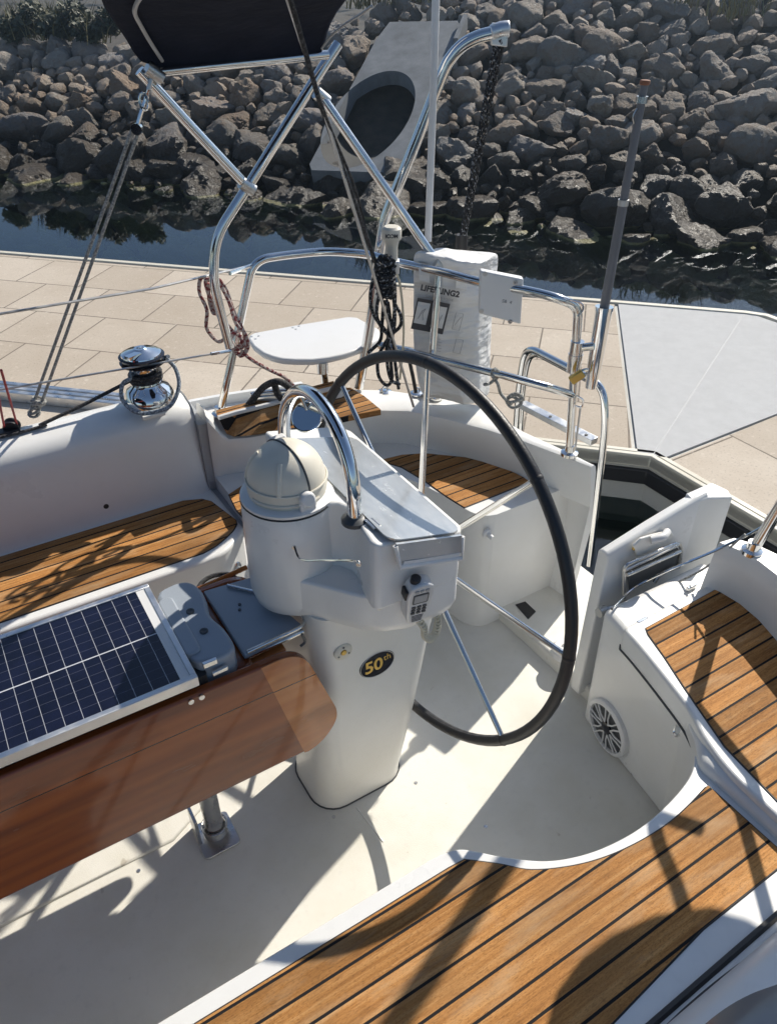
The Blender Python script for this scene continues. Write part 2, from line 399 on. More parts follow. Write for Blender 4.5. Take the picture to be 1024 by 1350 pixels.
# ================================================================== SETTING
WL = -.38; DK = -.12
def uv(u, v, z): return Vector(((u-v)/math.sqrt(2), (u+v)/math.sqrt(2), z))
def toe(v): return 8.4+.12*v
def bank_z(u, v): return WL+.42*(u-toe(v))
def crest(v): t = min(1, max(0, (4.8-v)/4)); return 2.7+2.3*t*t*(3-2*t)
w = MB(); w.add([(-60,-60,WL),(60,-60,WL),(60,60,WL),(-60,60,WL)], [(0,1,2,3)]); structure(obj('water', w, M['water'], smooth=0))
b = MB(); b.add([(-60,-60,-1.7),(60,-60,-1.7),(60,60,-1.7),(-60,60,-1.7)], [(0,1,2,3)]); structure(obj('seabed', b, M['bed'], smooth=0))
b = MB(); rows = []
for s_ in [-2.2,-1,0,.25,.5,.75,1,1.15,1.4,3,10,60]:
    row = []
    for i in range(61):
        v = -30+i*1.0; s2 = s_*crest(v) if 0 < s_ < 2 else s_ if s_ <= 0 else crest(v)+s_; z = WL+.42*min(s2, crest(v))-.22; z += .10*math.sin(v*1.7+s2)
        row.append(uv(toe(v)+s2, v, z))
    rows.append(row)
b.loft(rows, False, False); structure(obj('bank', b, M['soil']))
# dock: walkway along the far water, finger along the near side
S2 = math.sqrt(.5)
ci = (2.717, 2.012); co = (4.72, 3.02)
iw = tuple(uv(2.62,16,0)[:2]); ow = (co[0]-S2*17, co[1]+S2*17)
plate = [(ci[0]-.03, ci[1]+.055), (ci[0]+.012, ci[1]+.012), (ci[0]+.055, ci[1]-.04), (3.66,1.972), (4.78,1.93), co, (4.105,3.60)]
def sheet(name, poly, z, m, t=.004):
    q = MB(); q.prism(poly, z-t, z); return structure(obj(name, q, m, smooth=0))
q = MB(); iw2 = tuple(uv(2.62,2.3,0)[:2]); iw3 = tuple(uv(3.344,1.4,0)[:2])
q = MB(); q.prism([iw, iw2, iw3, ci, (2.70,-9), (4.80,-9), (4.80,2.9), co, ow], DK-.05, DK-.008); dock_base = structure(obj('dock', q, M['float'], smooth=0))
sheet('walkway', [(iw[0]+.04,iw[1]+.04), (iw2[0]+.04,iw2[1]+.06), (iw3[0]+.03,iw3[1]+.06)]+[(ci[0]-.035,ci[1]+.085),(4.075,3.605),(ow[0]-.03,ow[1]-.03)], DK, M['paver'], .008)
sheet('pavement', [(ci[0]+.055,ci[1]-.06),(2.757,-9),(4.75,-9),(4.75,1.92),(3.66,1.962)], DK, M['paver2'], .008)
q = MB(); a, b = GZ(-90,505,DK+.03), GZ(176,533,DK+.03)
for s_ in (-.045, 0, .045): q.obox((a+b)/2+Vector((S2,S2,0))*s_, b-a, (S2,S2,0), (0,0,1), (b-a).length/2, .016, .028)
q.obox((a+b)/2-Vector((0,0,.012)), b-a, (S2,S2,0), (0,0,1), (b-a).length/2-.01, .058, .014)
tag(obj('cable_channel', q, M['alu'], None, 30, .003), 'grey metal cable channel lying along the dock pavers at the left edge', 'channel')
# dock edge trims, float panel with dark rub strip
def edge_strip(mb, path, off, wd, z0, z1):            # left-hand normal offset of a 2D path
    P = [Vector((a, b, 0)) for a, b in path]; rings = []
    for i, p in enumerate(P):
        ds = []
        if i > 0: ds.append((P[i]-P[i-1]).normalized())
        if i < len(P)-1: ds.append((P[i+1]-P[i]).normalized())
        n = sum((Vector((-d.y, d.x, 0)) for d in ds), Vector()).normalized(); kf = 1/max(.3, n.dot(Vector((-ds[0].y, ds[0].x, 0))))
        a = p+n*off*kf; c = p+n*(off+wd)*kf
        rings.append([(a.x,a.y,z0),(c.x,c.y,z0),(c.x,c.y,z1),(a.x,a.y,z1)])
    mb.loft(rings)
inner = [iw, iw2, iw3, ci, (2.70,-9)]; outer = [ow, co, (4.80,2.9), (4.80,-9)]
dk = thing('dock_edging', 'cream edge trim and pale float panels with a dark rub strip around the dock', 'dock edging', (2.7,2,DK))
e = MB(); edge_strip(e, inner, 0, .028, DK-.06, DK+.006); edge_strip(e, inner, .034, .03, DK-.03, DK+.004); obj('edge_trim', e, M['trim'], dk, 30, .004)
e = MB(); edge_strip(e, outer, -.045, .05, DK-.06, DK+.012); obj('edge_trim', e, M['trim'], dk, 30, .004)
e = MB(); edge_strip(e, inner, .012, .02, DK-.075, DK-.06); edge_strip(e, inner, .010, .02, DK-.40, DK-.155); obj('float_panel', e, M['float'], dk, 30)
e = MB(); edge_strip(e, inner, -.006, .03, DK-.155, DK-.075); obj('rub_strip', e, M['black'], dk, 30, .006)
e = MB(); edge_strip(e, outer, -.06, .04, DK-.40, DK-.06); obj('float_panel', e, M['float'], dk, 30)
q = MB(); q.prism(plate, DK-.006, DK+.004)
pl = tag(obj('deck_plate', q, M['plate'], smooth=0), 'flat pale grey metal corner plate let into the dock between the two runs of pavers', 'deck plate')
q = MB(); a = Vector((ci[0]+.01, ci[1]+.0, DK+.0046)); d = Vector((co[0]-.03, co[1]-.02, DK+.0046)); n = Vector((-(d-a).y, (d-a).x, 0)).normalized()*.0022
q.add([a-n, a+n, d+n, d-n], [(0,1,2,3)]); obj('plate_seam', q, M['grey'], pl, 0)

# ------------------------------------------------------------------ culvert headwall in the bank
def bankhit(px, py, off=0.):
    r = ray(px, py); lo, hi = 4., 40.
    for _ in range(60):
        t = (lo+hi)/2; p = _pt(r, t); u = (p.x+p.y)*S2; v = (p.y-p.x)*S2
        if p.z-off > bank_z(u, v): lo = t
        else: hi = t
    return _pt(r, lo)
nb = Vector((-.42*S2, -.42*S2, 1)).normalized()
cv = thing('culvert', 'sloping concrete culvert headwall with a round dark pipe mouth set in the stone bank', 'culvert', tuple(bankhit(490,150)))
quad = [bankhit(508,29,.22), bankhit(614,27,.22), bankhit(532,228,.22), bankhit(404,224,.22)]
cen = bankhit(486,154,.22)
NE = 48; el = []
ex = (bankhit(522,180,.22)-bankhit(455,122,.22))*.5; ey = (bankhit(537,97,.22)-bankhit(432,211,.22))*.5
for k in range(NE): el.append(cen+ex*math.cos(2*PI*k/NE)+ey*math.sin(2*PI*k/NE))
def onquad(p):                                         # ray from centre through p out to the quad's edge
    d = p-cen; best = None
    for i in range(4):
        a, c = quad[i], quad[(i+1) % 4]; e2 = c-a
        n2 = e2.cross(nb); den = d.dot(n2)
        if abs(den) > 1e-9:
            t = (a-cen).dot(n2)/den
            if t > 0 and (best is None or t < best): best = t
    return cen+d*best
outr = [onquad(p) for p in el]
h = MB(); h.loft([[p-nb*.25 for p in outr], outr, el, [p-nb*.18 for p in el]], True, False); obj('headwall', h, M['concrete'], cv, 30)
pin = Vector((S2, S2, -.05)).normalized()
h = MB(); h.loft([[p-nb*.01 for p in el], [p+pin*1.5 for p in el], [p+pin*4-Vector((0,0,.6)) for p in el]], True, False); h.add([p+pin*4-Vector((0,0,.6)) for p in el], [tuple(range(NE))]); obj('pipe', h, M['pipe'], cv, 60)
# corner stays of the plate at the far top
h = MB(); h.obox(quad[1].lerp(quad[2],.1), quad[2]-quad[1], (quad[0]-quad[1]), nb, .30, .03, .09); obj('kerb', h, M['concrete'], cv, 30)

# ------------------------------------------------------------------ riprap
def rock_mesh(seed, n=4):
    rnd = random.Random(seed); bm = bmesh.new(); bmesh.ops.create_icosphere(bm, subdivisions=n, radius=1)
    pl_ = []
    for i in range(rnd.randint(11, 17)):
        d = Vector((rnd.gauss(0,1), rnd.gauss(0,1), rnd.gauss(0,1))).normalized(); pl_.append((d, rnd.uniform(.52, .92)))
    sc = Vector((rnd.uniform(.85,1.25), rnd.uniform(.75,1.05), rnd.uniform(.6,.85))); off = Vector((seed*3.7, seed*1.3, 0))
    for v in bm.verts:
        d = v.co.normalized(); r = 1.0
        ks = sorted(di/max(.05, d.dot(n_)) for n_, di in pl_ if d.dot(n_) > .05)
        if ks: r = min(1.05, ks[0]) if len(ks) < 2 else min(1.05, ks[0]-.025*math.exp(-(ks[1]-ks[0])*18))
        r += .085*noise.fractal(d*1.6+off, 1.0, 2.0, 4)+.06*noise.fractal(d*5.5+off, 1.0, 2.0, 5)
        v.co = Vector((d.x*sc.x, d.y*sc.y, d.z*sc.z))*r
    me = bpy.data.meshes.new('boulder'); bm.to_mesh(me); bm.free()
    for p in me.polygons: p.use_smooth = True
    me.set_sharp_from_angle(angle=R(32)); me.materials.append(M['rock']); return me
RM = [rock_mesh(i+3) for i in range(14)]
RS = [rock_mesh(i+60, 2) for i in range(6)]
def project(p):
    f = p[0]*FW[0]+p[1]*FW[1]; r_ = p[0]*RT[0]+p[1]*RT[1]; u_ = p[2]-EYE
    d = f*_cp-u_*_sp; v = f*_sp+u_*_cp
    return (CX+FPX*r_/d, CY-FPX*v/d) if d > .1 else (9999, 9999)
rnd = random.Random(21); placed = []; cand = []
qx = [project(p) for p in quad]
def in_culvert(px, py, m=1.0):
    c_ = (sum(a for a, _ in qx)/4, sum(b for _, b in qx)/4); ins = True
    for i in range(4):
        (x0, y0), (x1, y1) = qx[i], qx[(i+1) % 4]
        if (x1-x0)*(py-y0)-(y1-y0)*(px-x0) < -6*math.hypot(x1-x0, y1-y0)*m: ins = False
    return ins
SZ = []
for att in range(42000):
    v = rnd.uniform(-7.5, 12.5); s_ = rnd.uniform(-2.2, 5.6)
    low = s_ < .9
    if att < 500: r_ = rnd.uniform(.28, .42) if low else rnd.uniform(.20, .30)
    elif att < 11000: r_ = rnd.uniform(.16, .27) if low else rnd.uniform(.125, .215)
    else: r_ = rnd.uniform(.07, .125)
    u = toe(v)+s_; ok = True
    for (a, c, q_) in placed:
        if (a-v)**2+((c-s_)*1.15)**2 < ((q_+r_)*.78)**2: ok = False; break
    if not ok: continue
    top = crest(v)+.08+.12*math.sin(v*.9)+(.9 if v < 2 else .35 if v < 5 else 0)
    if s_ > top: continue
    z = bank_z(u, v)+.02+r_*rnd.uniform(-.18, .16); P = uv(u, v, z); px, py = project(P)
    if in_culvert(px, py): continue
    placed.append((v, s_, r_)); SZ.append((P, r_, px, py, s_))
vis = [t for t in SZ if -60 < t[2] < 1084 and -70 < t[3] < 420]
rest = [t for t in SZ if not (-60 < t[2] < 1084 and -70 < t[3] < 420)]
vis.sort(key=lambda t: -t[1]/t[0].length)
main, small = vis[:300], vis[300:]
LAB = {'wet': 'dark wet boulder at the waterline of the stone bank', 'mid': 'brownish grey angular boulder on the middle of the stone bank', 'dry': 'pale dry angular boulder near the top of the stone bank', 'sub': 'algae covered boulder showing through the shallow water below the bank'}
for P, r_, px, py, s_ in main:
    o = bpy.data.objects.new('boulder', rnd.choice(RM)); COL.objects.link(o); o.location = P
    o.rotation_euler = (rnd.uniform(-.5,.5), rnd.uniform(-.5,.5), rnd.uniform(0,6.28)); o.scale = (r_*1.12, r_*1.12, r_*rnd.uniform(1.0,1.25))
    kx = 'sub' if s_ < -.35 else 'wet' if s_ < .9 else 'mid' if s_ < 2.3 else 'dry'
    tag(o, LAB[kx], 'boulder', {'sub': 'sunken boulders below the bank', 'wet': 'wet boulders along the waterline', 'mid': 'boulders on the middle of the bank', 'dry': 'pale boulders near the top of the bank'}[kx])
# the smallest stones between and the bank beyond the frame: one mass
f = MB()
for i in range(1500):
    v = rnd.uniform(-7, 12); s_ = rnd.uniform(-.6, crest(v)+.4); u = toe(v)+s_; P = uv(u, v, bank_z(u, v)-.10)
    if in_culvert(*project(P)): continue
    small.append((P, rnd.uniform(.07, .13), 0, 0, s_))
for P, r_, px, py, s_ in small+rest:
    me = rnd.choice(RS); mt = Matrix.Translation(P) @ Matrix.Rotation(rnd.uniform(0,6.28), 4, 'Z') @ Matrix.Rotation(rnd.uniform(-.6,.6), 4, 'X') @ Matrix.Scale(r_*1.15, 4)
    f.add([mt @ v.co for v in me.vertices], [tuple(p.vertices) for p in me.polygons])
o = obj('rubble', f, M['rock'], smooth=32); o['kind'] = 'stuff'; o['label'] = 'small stones and rubble filling the gaps of the bank'; o['category'] = 'rubble'

# ------------------------------------------------------------------ plants on top of the bank
def leaf_cloud(mb, c, rad, n, ls, rnd):
    for i in range(n):
        d = Vector((rnd.gauss(0,1), rnd.gauss(0,1), rnd.gauss(0,1))).normalized()*rnd.random()**.45
        p = Vector(c)+Vector((d.x*rad[0], d.y*rad[1], d.z*rad[2]))
        a = Vector((rnd.gauss(0,1), rnd.gauss(0,1), rnd.gauss(0,.7))).normalized(); b2 = a.orthogonal().normalized(); l = ls*rnd.uniform(.6,1.4)
        mb.add([p-a*l, p+b2*l*.45, p+a*l, p-b2*l*.45], [(0,1,2,3)])
rb = random.Random(5)
for i, (px, py, r_) in enumerate([(20,34,.22),(75,32,.24),(118,36,.20),(-40,30,.25),(150,24,.24),(45,24,.3),(100,22,.3)]):
    P = bankhit(px, py+18, .12); t = thing('shrub', 'low grey green shrub on top of the stone bank at the upper left', 'shrub', tuple(P), 'shrubs along the top of the bank')
    mb = MB(); leaf_cloud(mb, P+Vector((0,0,r_*.55)), (r_, r_, r_*.75), 420, .06, rb)
    for k in range(4): leaf_cloud(mb, P+Vector((rb.uniform(-r_,r_)*.7, rb.uniform(-r_,r_)*.7, r_*rb.uniform(.5,1.1))), (r_*.45,)*3, 120, .05, rb)
    obj('foliage', mb, M['leaf'], t, 0)
    mb = MB()
    for k in range(5): mb.tube([P, P+Vector((rb.uniform(-.3,.3), rb.uniform(-.3,.3), r_))], [.02,.006], 5)
    obj('stem', mb, M['bark'], t)
def tuft(P, n, h, label, rnd):
    mb = MB()
    for i in range(n):
        a = P+Vector((rnd.gauss(0,.14), rnd.gauss(0,.14), -.05)); l = Vector((rnd.gauss(0,.09), rnd.gauss(0,.09), h*rnd.uniform(.5,1.1))); s_ = Vector((rnd.uniform(-1,1), rnd.uniform(-1,1), 0)).normalized()*.010
        mb.add([a-s_, a+s_, a+l*.6+s_*.7, a+l*.6-s_*.7, a+l+Vector((l.x*.5,l.y*.5,0))], [(0,1,2,3),(3,2,4)])
    tag(obj('grass_tuft', mb, M['grassy'], smooth=0), label, 'grass', 'dry grass tufts on the bank')
for px, py in [(92,46),(105,44),(118,46),(126,52),(80,50),(60,48),(34,46),(10,44),(20,38),(48,40),(70,38),(98,36),(112,38),(86,32),(62,30),(30,30),(5,34),(990,14),(965,22),(900,6),(492,3),(510,1),(530,0),(560,-3),(470,6),(505,-8),(545,-10)]:
    tuft(bankhit(px, py, .1), 34, .42, 'dry yellow green grass tuft at the upper edge of the stone bank', rb)
# trees further back: they stand over the frame and show as reflections in the water
def tree(P, h, r_, label, rnd):
    t = thing('tree', label, 'tree', tuple(P), 'trees behind the bank'); mb = MB(); tr_ = [P, P+Vector((.1,0,h*.3)), P+Vector((-.1,.1,h*.62)), P+Vector((.05,0,h*.92))]
    mb.tube(smooth_path(tr_, 4), [.16-.14*i/12 for i in range(13)], 7)
    for k in range(9):
        a = P+Vector((0,0,h*rnd.uniform(.3,.75))); mb.tube([a, a+Vector((rnd.uniform(-1,1)*r_*.7, rnd.uniform(-1,1)*r_*.7, h*.18))], [.05,.012], 5)
    obj('trunk', mb, M['bark'], t)
    mb = MB()
    for k in range(16):
        an = rnd.uniform(0,6.28); q = r_*rnd.uniform(.2,.95); leaf_cloud(mb, P+Vector((math.cos(an)*q, math.sin(an)*q, h*rnd.uniform(.35,1.0))), (r_*.42, r_*.42, r_*.36), 90, .16, rnd)
    obj('crown', mb, M['leaf_tree'], t, 0)
for v, uo, h, r_ in [(36,27,7.6,2.0),(29.5,29,5.0,1.6),(24,27,7.8,1.9),(19,30,5.2,1.6),(13.5,27,7.4,1.9),(8,29,5.4,1.6),(3,27,7.6,1.9),(-4,30,5.6,1.8),(-11,28,7.0,2.0)]:
    u = toe(v)+uo; tree(uv(u, v, WL+.42*crest(v)-.3), h, r_, 'green broadleaf tree standing behind the stone bank', rb)

# ================================================================== THE SAILBOAT (moulded shell)
boat = thing('sailboat', 'white sailboat with an open cockpit, moulded benches and teak seats, berthed stern to the dock', 'sailboat', (.6,1.171,0))
def prism2(lo, hi, z0, z1):
    m_ = MB(); m_.loft([[(x,y,z0) for x, y in lo], [(x,y,z1) for x, y in hi]]); return m_
def smooth2(pts, sub=6): return [(p.x, p.y) for p in smooth_path([(a,b,0) for a, b in pts], sub)]
# sole and passage
q = MB(); q.prism([(-1.9,.40),(1.32,.40),(1.32,2.0),(-1.9,2.0)], -.06, 0)
sole = obj('cockpit_sole', q, M['gel_sole'], boat, 30)
q = MB(); q.prism([(1.315,.90),(1.70,.90),(1.70,1.50),(1.305,1.50)], -.25, .05); obj('step', q, M['gel_sole'], sole, 30, .012)
q = MB(); q.prism([(p.x,p.y) for p in zs(.052, (679,797),(692,793),(706,806),(696,816))], .050, .0525); obj('grip_strip', q, M['black'], sole, 0)
q = MB(); q.lathe(GZ(745,862,.05), [(.045,0),(.045,.02),(.038,.028),(.018,.028),(.016,.02),(.0,.02)], 28); obj('socket', q, M['plastic_white'], sole, 40)
q = MB(); q.lathe(GZ(746,857,.05), [(.010,.018),(.010,.0215),(0,.0215)], 14); obj('socket_hole', q, M['black'], sole, 40)
# raised waterway and panel seams in the sole
q = MB(); 
for a, b in (((470,1065),(505,1110)),): q.tube(zs(.0, a, b), .0025, 6)
obj('sole_seam', q, M['gel_old'], sole)
q = MB(); q.prism([(-1.9,1.205),(.10,1.205),(.36,1.34),(.36,1.72),(-1.9,1.72)], -.02, .007); obj('raised_panel', q, M['gel_sole'], sole, 30, .005)
for px, py in ((440,1077),(128,1140),(183,1148),(640,1090),(548,1032)):
    q = MB(); q.lathe(GZ(px, py, 0), [(.005,-.001),(.005,.001),(0,.0012)], 10); obj('fixing', q, M['steel_dull'], sole)
# ---- port bench (nearest the camera)
pf = [(-1.9,.632),(.48,.632)]+smooth2([(.50,.631),(.545,.617),(.60,.566),(.66,.519),(.72,.492),(.788,.476),(.87,.470),(.958,.478),(1.03,.493),(1.072,.510),(1.10,.53)])
q = MB(); q.prism(pf+[(1.10,.10),(-1.9,.10)], 0, .42); pb = obj('bench', q, M['gel'], boat, 40, .022, 4)
tk = [(.575,.2505)]+[(p.x, p.y) for p in zs(.42, (925,1225),(1024,1145))]+[(1.062,.300),(1.060,.463)]+smooth2([(1.052,.462),(.99,.452),(.925,.446),(.85,.448),(.771,.459),(.70,.480),(.63,.514),(.585,.555),(.535,.596)])+[(.50,.598),(-1.85,.598),(-1.85,.240),(.30,.242)]
q = MB(); q.prism(tk, .4195, .4232); obj('teak_panel', q, M['teak'], pb, 0)
def border(poly, z, m, par, w=.004):
    q = MB(); q.tube([(x,y,z) for x, y in poly], w, 6, True, True); obj('caulk_line', q, m, par)
border(tk, .4200, M['black'], pb, .0032)
# ---- port aft seat box with speaker
lo = [(1.075,.54),(1.15,.575),(1.207,.61),(1.235,.80),(1.254,.955),(1.62,.955),(1.66,.75),(1.62,.30),(1.55,.0),(1.075,.0)]
hi = [(1.078,.500),(1.118,.548),(1.156,.61),(1.205,.78),(1.236,.952),(1.62,.952),(1.66,.75),(1.62,.30),(1.55,.0),(1.078,.0)]
q = prism2(lo, hi, 0, .447); ab = obj('aft_locker', q, M['gel'], boat, 40, .020, 4)
lid = [(1.088,.15)]+smooth2([(1.088,.30),(1.094,.44),(1.118,.532),(1.150,.60),(1.178,.70),(1.202,.80),(1.212,.855)],5)+[(1.225,.866),(1.585,.866),(1.600,.85),(1.605,.72),(1.58,.45),(1.52,.15)]
q = MB(); q.prism(lid, .395, .4605); ld = obj('locker_lid', q, M['gel'], ab, 40, .018, 4)
q = MB(); q.tube([(x+(-.001 if x < 1.3 else .001), y, .397) for x, y in lid], .0028, 6); obj('lid_seal', q, M['dark_grey'], ab, 40)
t2 = [(1.122,.20),(1.119,.354),(1.138,.495),(1.165,.572),(1.195,.656),(1.228,.742),(1.252,.815),(1.262,.832),(1.530,.838),(1.541,.826),(1.541,.66),(1.52,.45),(1.46,.20)]
q = MB(); q.prism(t2, .4600, .4636); obj('teak_panel', q, M['teak_aft'], ld, 0); border(t2, .4605, M['black'], ld, .003)
for px, py in ((850,820),(915,775)):
    p = GZ(px-4, py-1, .455); q = MB(); q.obox(p, (1,.03,0), (0,1,0), (0,0,1), .018, .005, .006); obj('hinge', q, M['steel'], ab, 30, .002)
# ---- starboard bench
sf = [(-1.9,1.712),(.40,1.712)]+smooth2([(.42,1.712),(.49,1.722),(.545,1.757),(.592,1.80)])
q = MB(); q.prism(sf+[(.582,2.14),(-1.9,2.14)], 0, .42); sb = obj('bench', q, M['gel'], boat, 40, .022, 4)
t3 = [(-1.85,1.748),(.43,1.748)]+smooth2([(.44,1.748),(.49,1.763),(.55,1.800),(.578,1.83)],4)+[(.583,1.85),(.555,1.985),(.535,2.012),(.48,2.034),(-1.85,2.036)]
q = MB(); q.prism(t3, .4195, .4232); obj('teak_panel', q, M['teak_stb'], sb, 0); border(t3, .4200, M['black'], sb, .003)
# ---- starboard aft seat: curved round the helm
so = [(.602,1.80)]+smooth2([(.603,1.80),(.65,1.825),(.72,1.853),(.80,1.866),(.90,1.868),(.99,1.852),(1.06,1.815),(1.115,1.745),(1.150,1.66),(1.175,1.56),(1.190,1.47),(1.215,1.428),(1.250,1.414)])+[(1.56,1.414)]
q = MB(); q.prism(so+[(1.62,1.60),(1.50,1.90),(1.2,2.14),(.602,2.14)], 0, .46); ss = obj('aft_locker', q, M['gel'], boat, 40, .022, 4)
t4 = [(p.x, p.y) for p in zs(.462, (500,607),(530,600),(560,598),(620,604),(660,615),(690,630),(697,635),(655,652),(612,669),(585,652),(560,634),(530,616))]
q = MB(); q.prism(t4, .4595, .4634); obj('teak_panel', q, M['teak_aft'], ss, 0); border(t4, .4602, M['black'], ss, .003)
t5 = [(p.x, p.y) for p in zs(.462, (302,652),(320,640),(340,655),(345,690),(328,690),(312,672))]
q = MB(); q.prism(t5, .4595, .4634); obj('teak_panel', q, M['teak_aft'], ss, 0); border(t5, .4602, M['black'], ss, .003)
for px, py, yy in ((641,703,1.414),(771,653,1.414)):
    p = GY(px, py, yy); q = MB(); q.lathe(p, [(.016,-.002),(.016,.006),(.008,.010),(.008,.026),(.005,.030),(0,.030)], 18, (0,-1,0)); obj('peg', q, M['plastic_white'], ss, 40)
# ---- starboard coaming: forward part with winch base
def section(x, dz=0.):
    return [(x,2.045,.418),(x,2.060,.45),(x,2.078,.62+dz),(x,2.086,.672+dz),(x,2.100,.694+dz),(x,2.125,.706+dz),(x,2.17,.716+dz),(x,2.22,.712+dz),(x,2.26,.690+dz),(x,2.295,.60+dz),(x,2.33,.36)]
q = MB(); q.loft([section(x) for x in (-1.9,-1.2,-.6,0,.3,.5,.565)]+[[(.58, p[1]+.012 if i < 5 else p[1], p[2]-.008) for i, p in enumerate(section(.58))]], False, False)
q.add(section(.578), [tuple(range(11))]); co1 = obj('coaming', q, M['gel'], boat, 50)
q = MB(); q.lathe((GY(140,667,2.065)), [(.008,-.002),(.008,.004),(0,.005)], 14, (0,-1,.1)); obj('plug', q, M['black'], co1)
q = MB(); q.obox(GZ(203,548,.712), (1,0,0), (0,1,0), (0,0,1), .035, .006, .006); obj('chock', q, M['gel_old'], co1, 30, .003)
q = MB(); q.prism([(.575,2.06),(.606,2.06),(.606,2.3),(.575,2.3)], .40, .655); q.prism([(.575,1.82),(.606,1.82),(.606,2.07),(.575,2.07)], .2, .412); obj('joint_gap', q, M['grey'], co1, 0)
# ---- aft coaming following the helm seat round to the gate
inn = [(262,545,.70),(272,549,.695),(283,560,.665),(293,572,.625),(303,579,.603),(330,577,.60),(380,568,.60),(430,558,.60),(470,548,.60),(500,541,.60),(540,542,.60),(590,553,.60),(640,566,.60),(690,582,.60),(740,601,.60),(778,615,.60)]
out_ = [(258,528,.70),(266,532,.70),(272,538,.68),(280,546,.66),(288,549,.645),(315,541,.64),(365,530,.64),(410,518,.64),(440,512,.64),(470,511,.62),(510,512,.61),(560,519,.60),(628,531,.60),(690,566,.60),(752,594,.60),(786,612,.60)]
I = [GZ(a,b,c) for a, b, c in inn]; O = [GZ(a,b,c) for a, b, c in out_]
I[0].x = max(I[0].x, .604); 
secs = []
for a, b in zip(I, O):
    d = Vector(((b-a).x, (b-a).y, 0)); L = max(d.length, .02); d.normalize(); k = min(.02, L*.4)
    secs.append([Vector((a.x,a.y,.44))+d*.03, a+d*.012+Vector((0,0,-.05)), a+d*.004+Vector((0,0,-.018)), a+d*k*.4+Vector((0,0,-.004)), a+d*k, b-d*k, b-d*k*.3+Vector((0,0,-.006)), b+d*.004+Vector((0,0,-.03)), Vector((b.x,b.y,.35))+d*.03, Vector((b.x,b.y,-.5))-d*.05])
q = MB(); q.loft(secs, False, False); q.add(secs[-1], [tuple(range(len(secs[-1])))]); q.add(secs[0], [tuple(range(len(secs[0])))]); ac = obj('coaming', q, M['gel'], boat, 45)
# teak on the quarter: sloping inner strip and flat top
q = MB(); L1 = [(299,572,.614),(309,576,.610),(340,573,.609),(375,566,.609),(410,560,.609),(440,553,.609)]; L2 = [(289,553,.668),(312,546,.668),(345,538,.668),(375,530,.668),(405,522,.668),(440,514,.668)]
a = [GZ(*t) for t in L1]; b = [GZ(*t) for t in L2]; q.loft([a, b], False, False)
tq = obj('teak_panel', q, M['teak_fine'], ac, 0)
q = MB(); q.tube([p+Vector((0,.004,.004)) for p in b], .008, 8); obj('trim', q, M['plastic_white'], ac)
q = MB(); c_ = [GZ(a_, b_, .674) for a_, b_ in ((287,550),(312,542),(345,534),(375,526),(405,518),(440,510))]; d_ = [GZ(a_, b_, .674) for a_, b_ in ((285,541),(312,534),(345,526),(375,518),(405,511),(440,502))]
q.loft([c_, d_, [p+Vector((.01,.03,-.12)) for p in d_]], False, False); obj('teak_panel', q, M['teak_fine'], ac, 0)
q = MB(); pp = zs(.628, (436,553),(470,546),(502,540),(480,522),(462,511),(436,511)); q.add([*pp, *[p-Vector((0,0,.02)) for p in pp]], [tuple(range(6)), *[(i,(i+1)%6,6+(i+1)%6,6+i) for i in range(6)]]); obj('teak_panel', q, M['teak_fine'], ac, 0)
# worn patches where old fittings sat
# ---- side decks and hull
q = MB(); hy = lambda x: 2.80-.10*max(0, x)**2-.02*max(0, -x)
X = [-1.9,-1,0,.5,.9,1.2]; q.loft([[(x,2.28,.37),(x,hy(x)-.02,.36),(x,hy(x)-.02,.40),(x,hy(x),.40),(x,hy(x)-.02,.1),(x,hy(x)-.10,-.5)] for x in X], False, False); obj('hull', q, M['gel'], boat, 40)
q = MB(); q.loft([[(x,-.10,.37),(x,2.362-hy(x),.36),(x,2.342-hy(x),.40),(x,2.342-hy(x),.1),(x,2.44-hy(x),-.5)] for x in X], False, False); obj('hull', q, M['gel'], boat, 40)
# ---- port aft coaming and transom end
pi_ = [(945,716,.60),(970,726,.60),(997,741,.60),(1024,762,.60),(1070,810,.60),(1130,900,.60)]; po = [(972,708,.60),(1000,716,.60),(1030,730,.60),(1060,752,.60),(1110,800,.60),(1180,890,.60)]
I = [GZ(*t) for t in pi_]; O = [GZ(*t) for t in po]; secs = []
for a, b in zip(I, O):
    d = Vector(((b-a).x, (b-a).y, 0)).normalized()
    secs.append([Vector((a.x,a.y,.44))-d*.01, a-d*.002+Vector((0,0,-.05)), a+Vector((0,0,-.016)), a+d*.008, b-d*.012, b+Vector((0,0,-.02)), Vector((b.x,b.y,.3))+d*.02, Vector((b.x,b.y,-.5))-d*.05])
q = MB(); q.loft(secs, False, False); q.add(secs[0], [tuple(range(8))]); obj('coaming', q, M['gel'], boat, 45)
# port coaming beside the near bench
q = MB(); q.loft([[(x,.205,.40),(x,.200,.44),(x,.175,.47),(x,.10,.49),(x,-.12,.46),(x,-.2,.36)] for x in (-1.9,-.5,.5,1.0,1.3)], False, False); obj('coaming', q, M['gel'], boat, 50)
q = MB(); q.tube([(-1.9,.210,.420),(.2,.210,.420),(1.08,.222,.420)], .007, 6); obj('joint_gap', q, M['black'], boat)
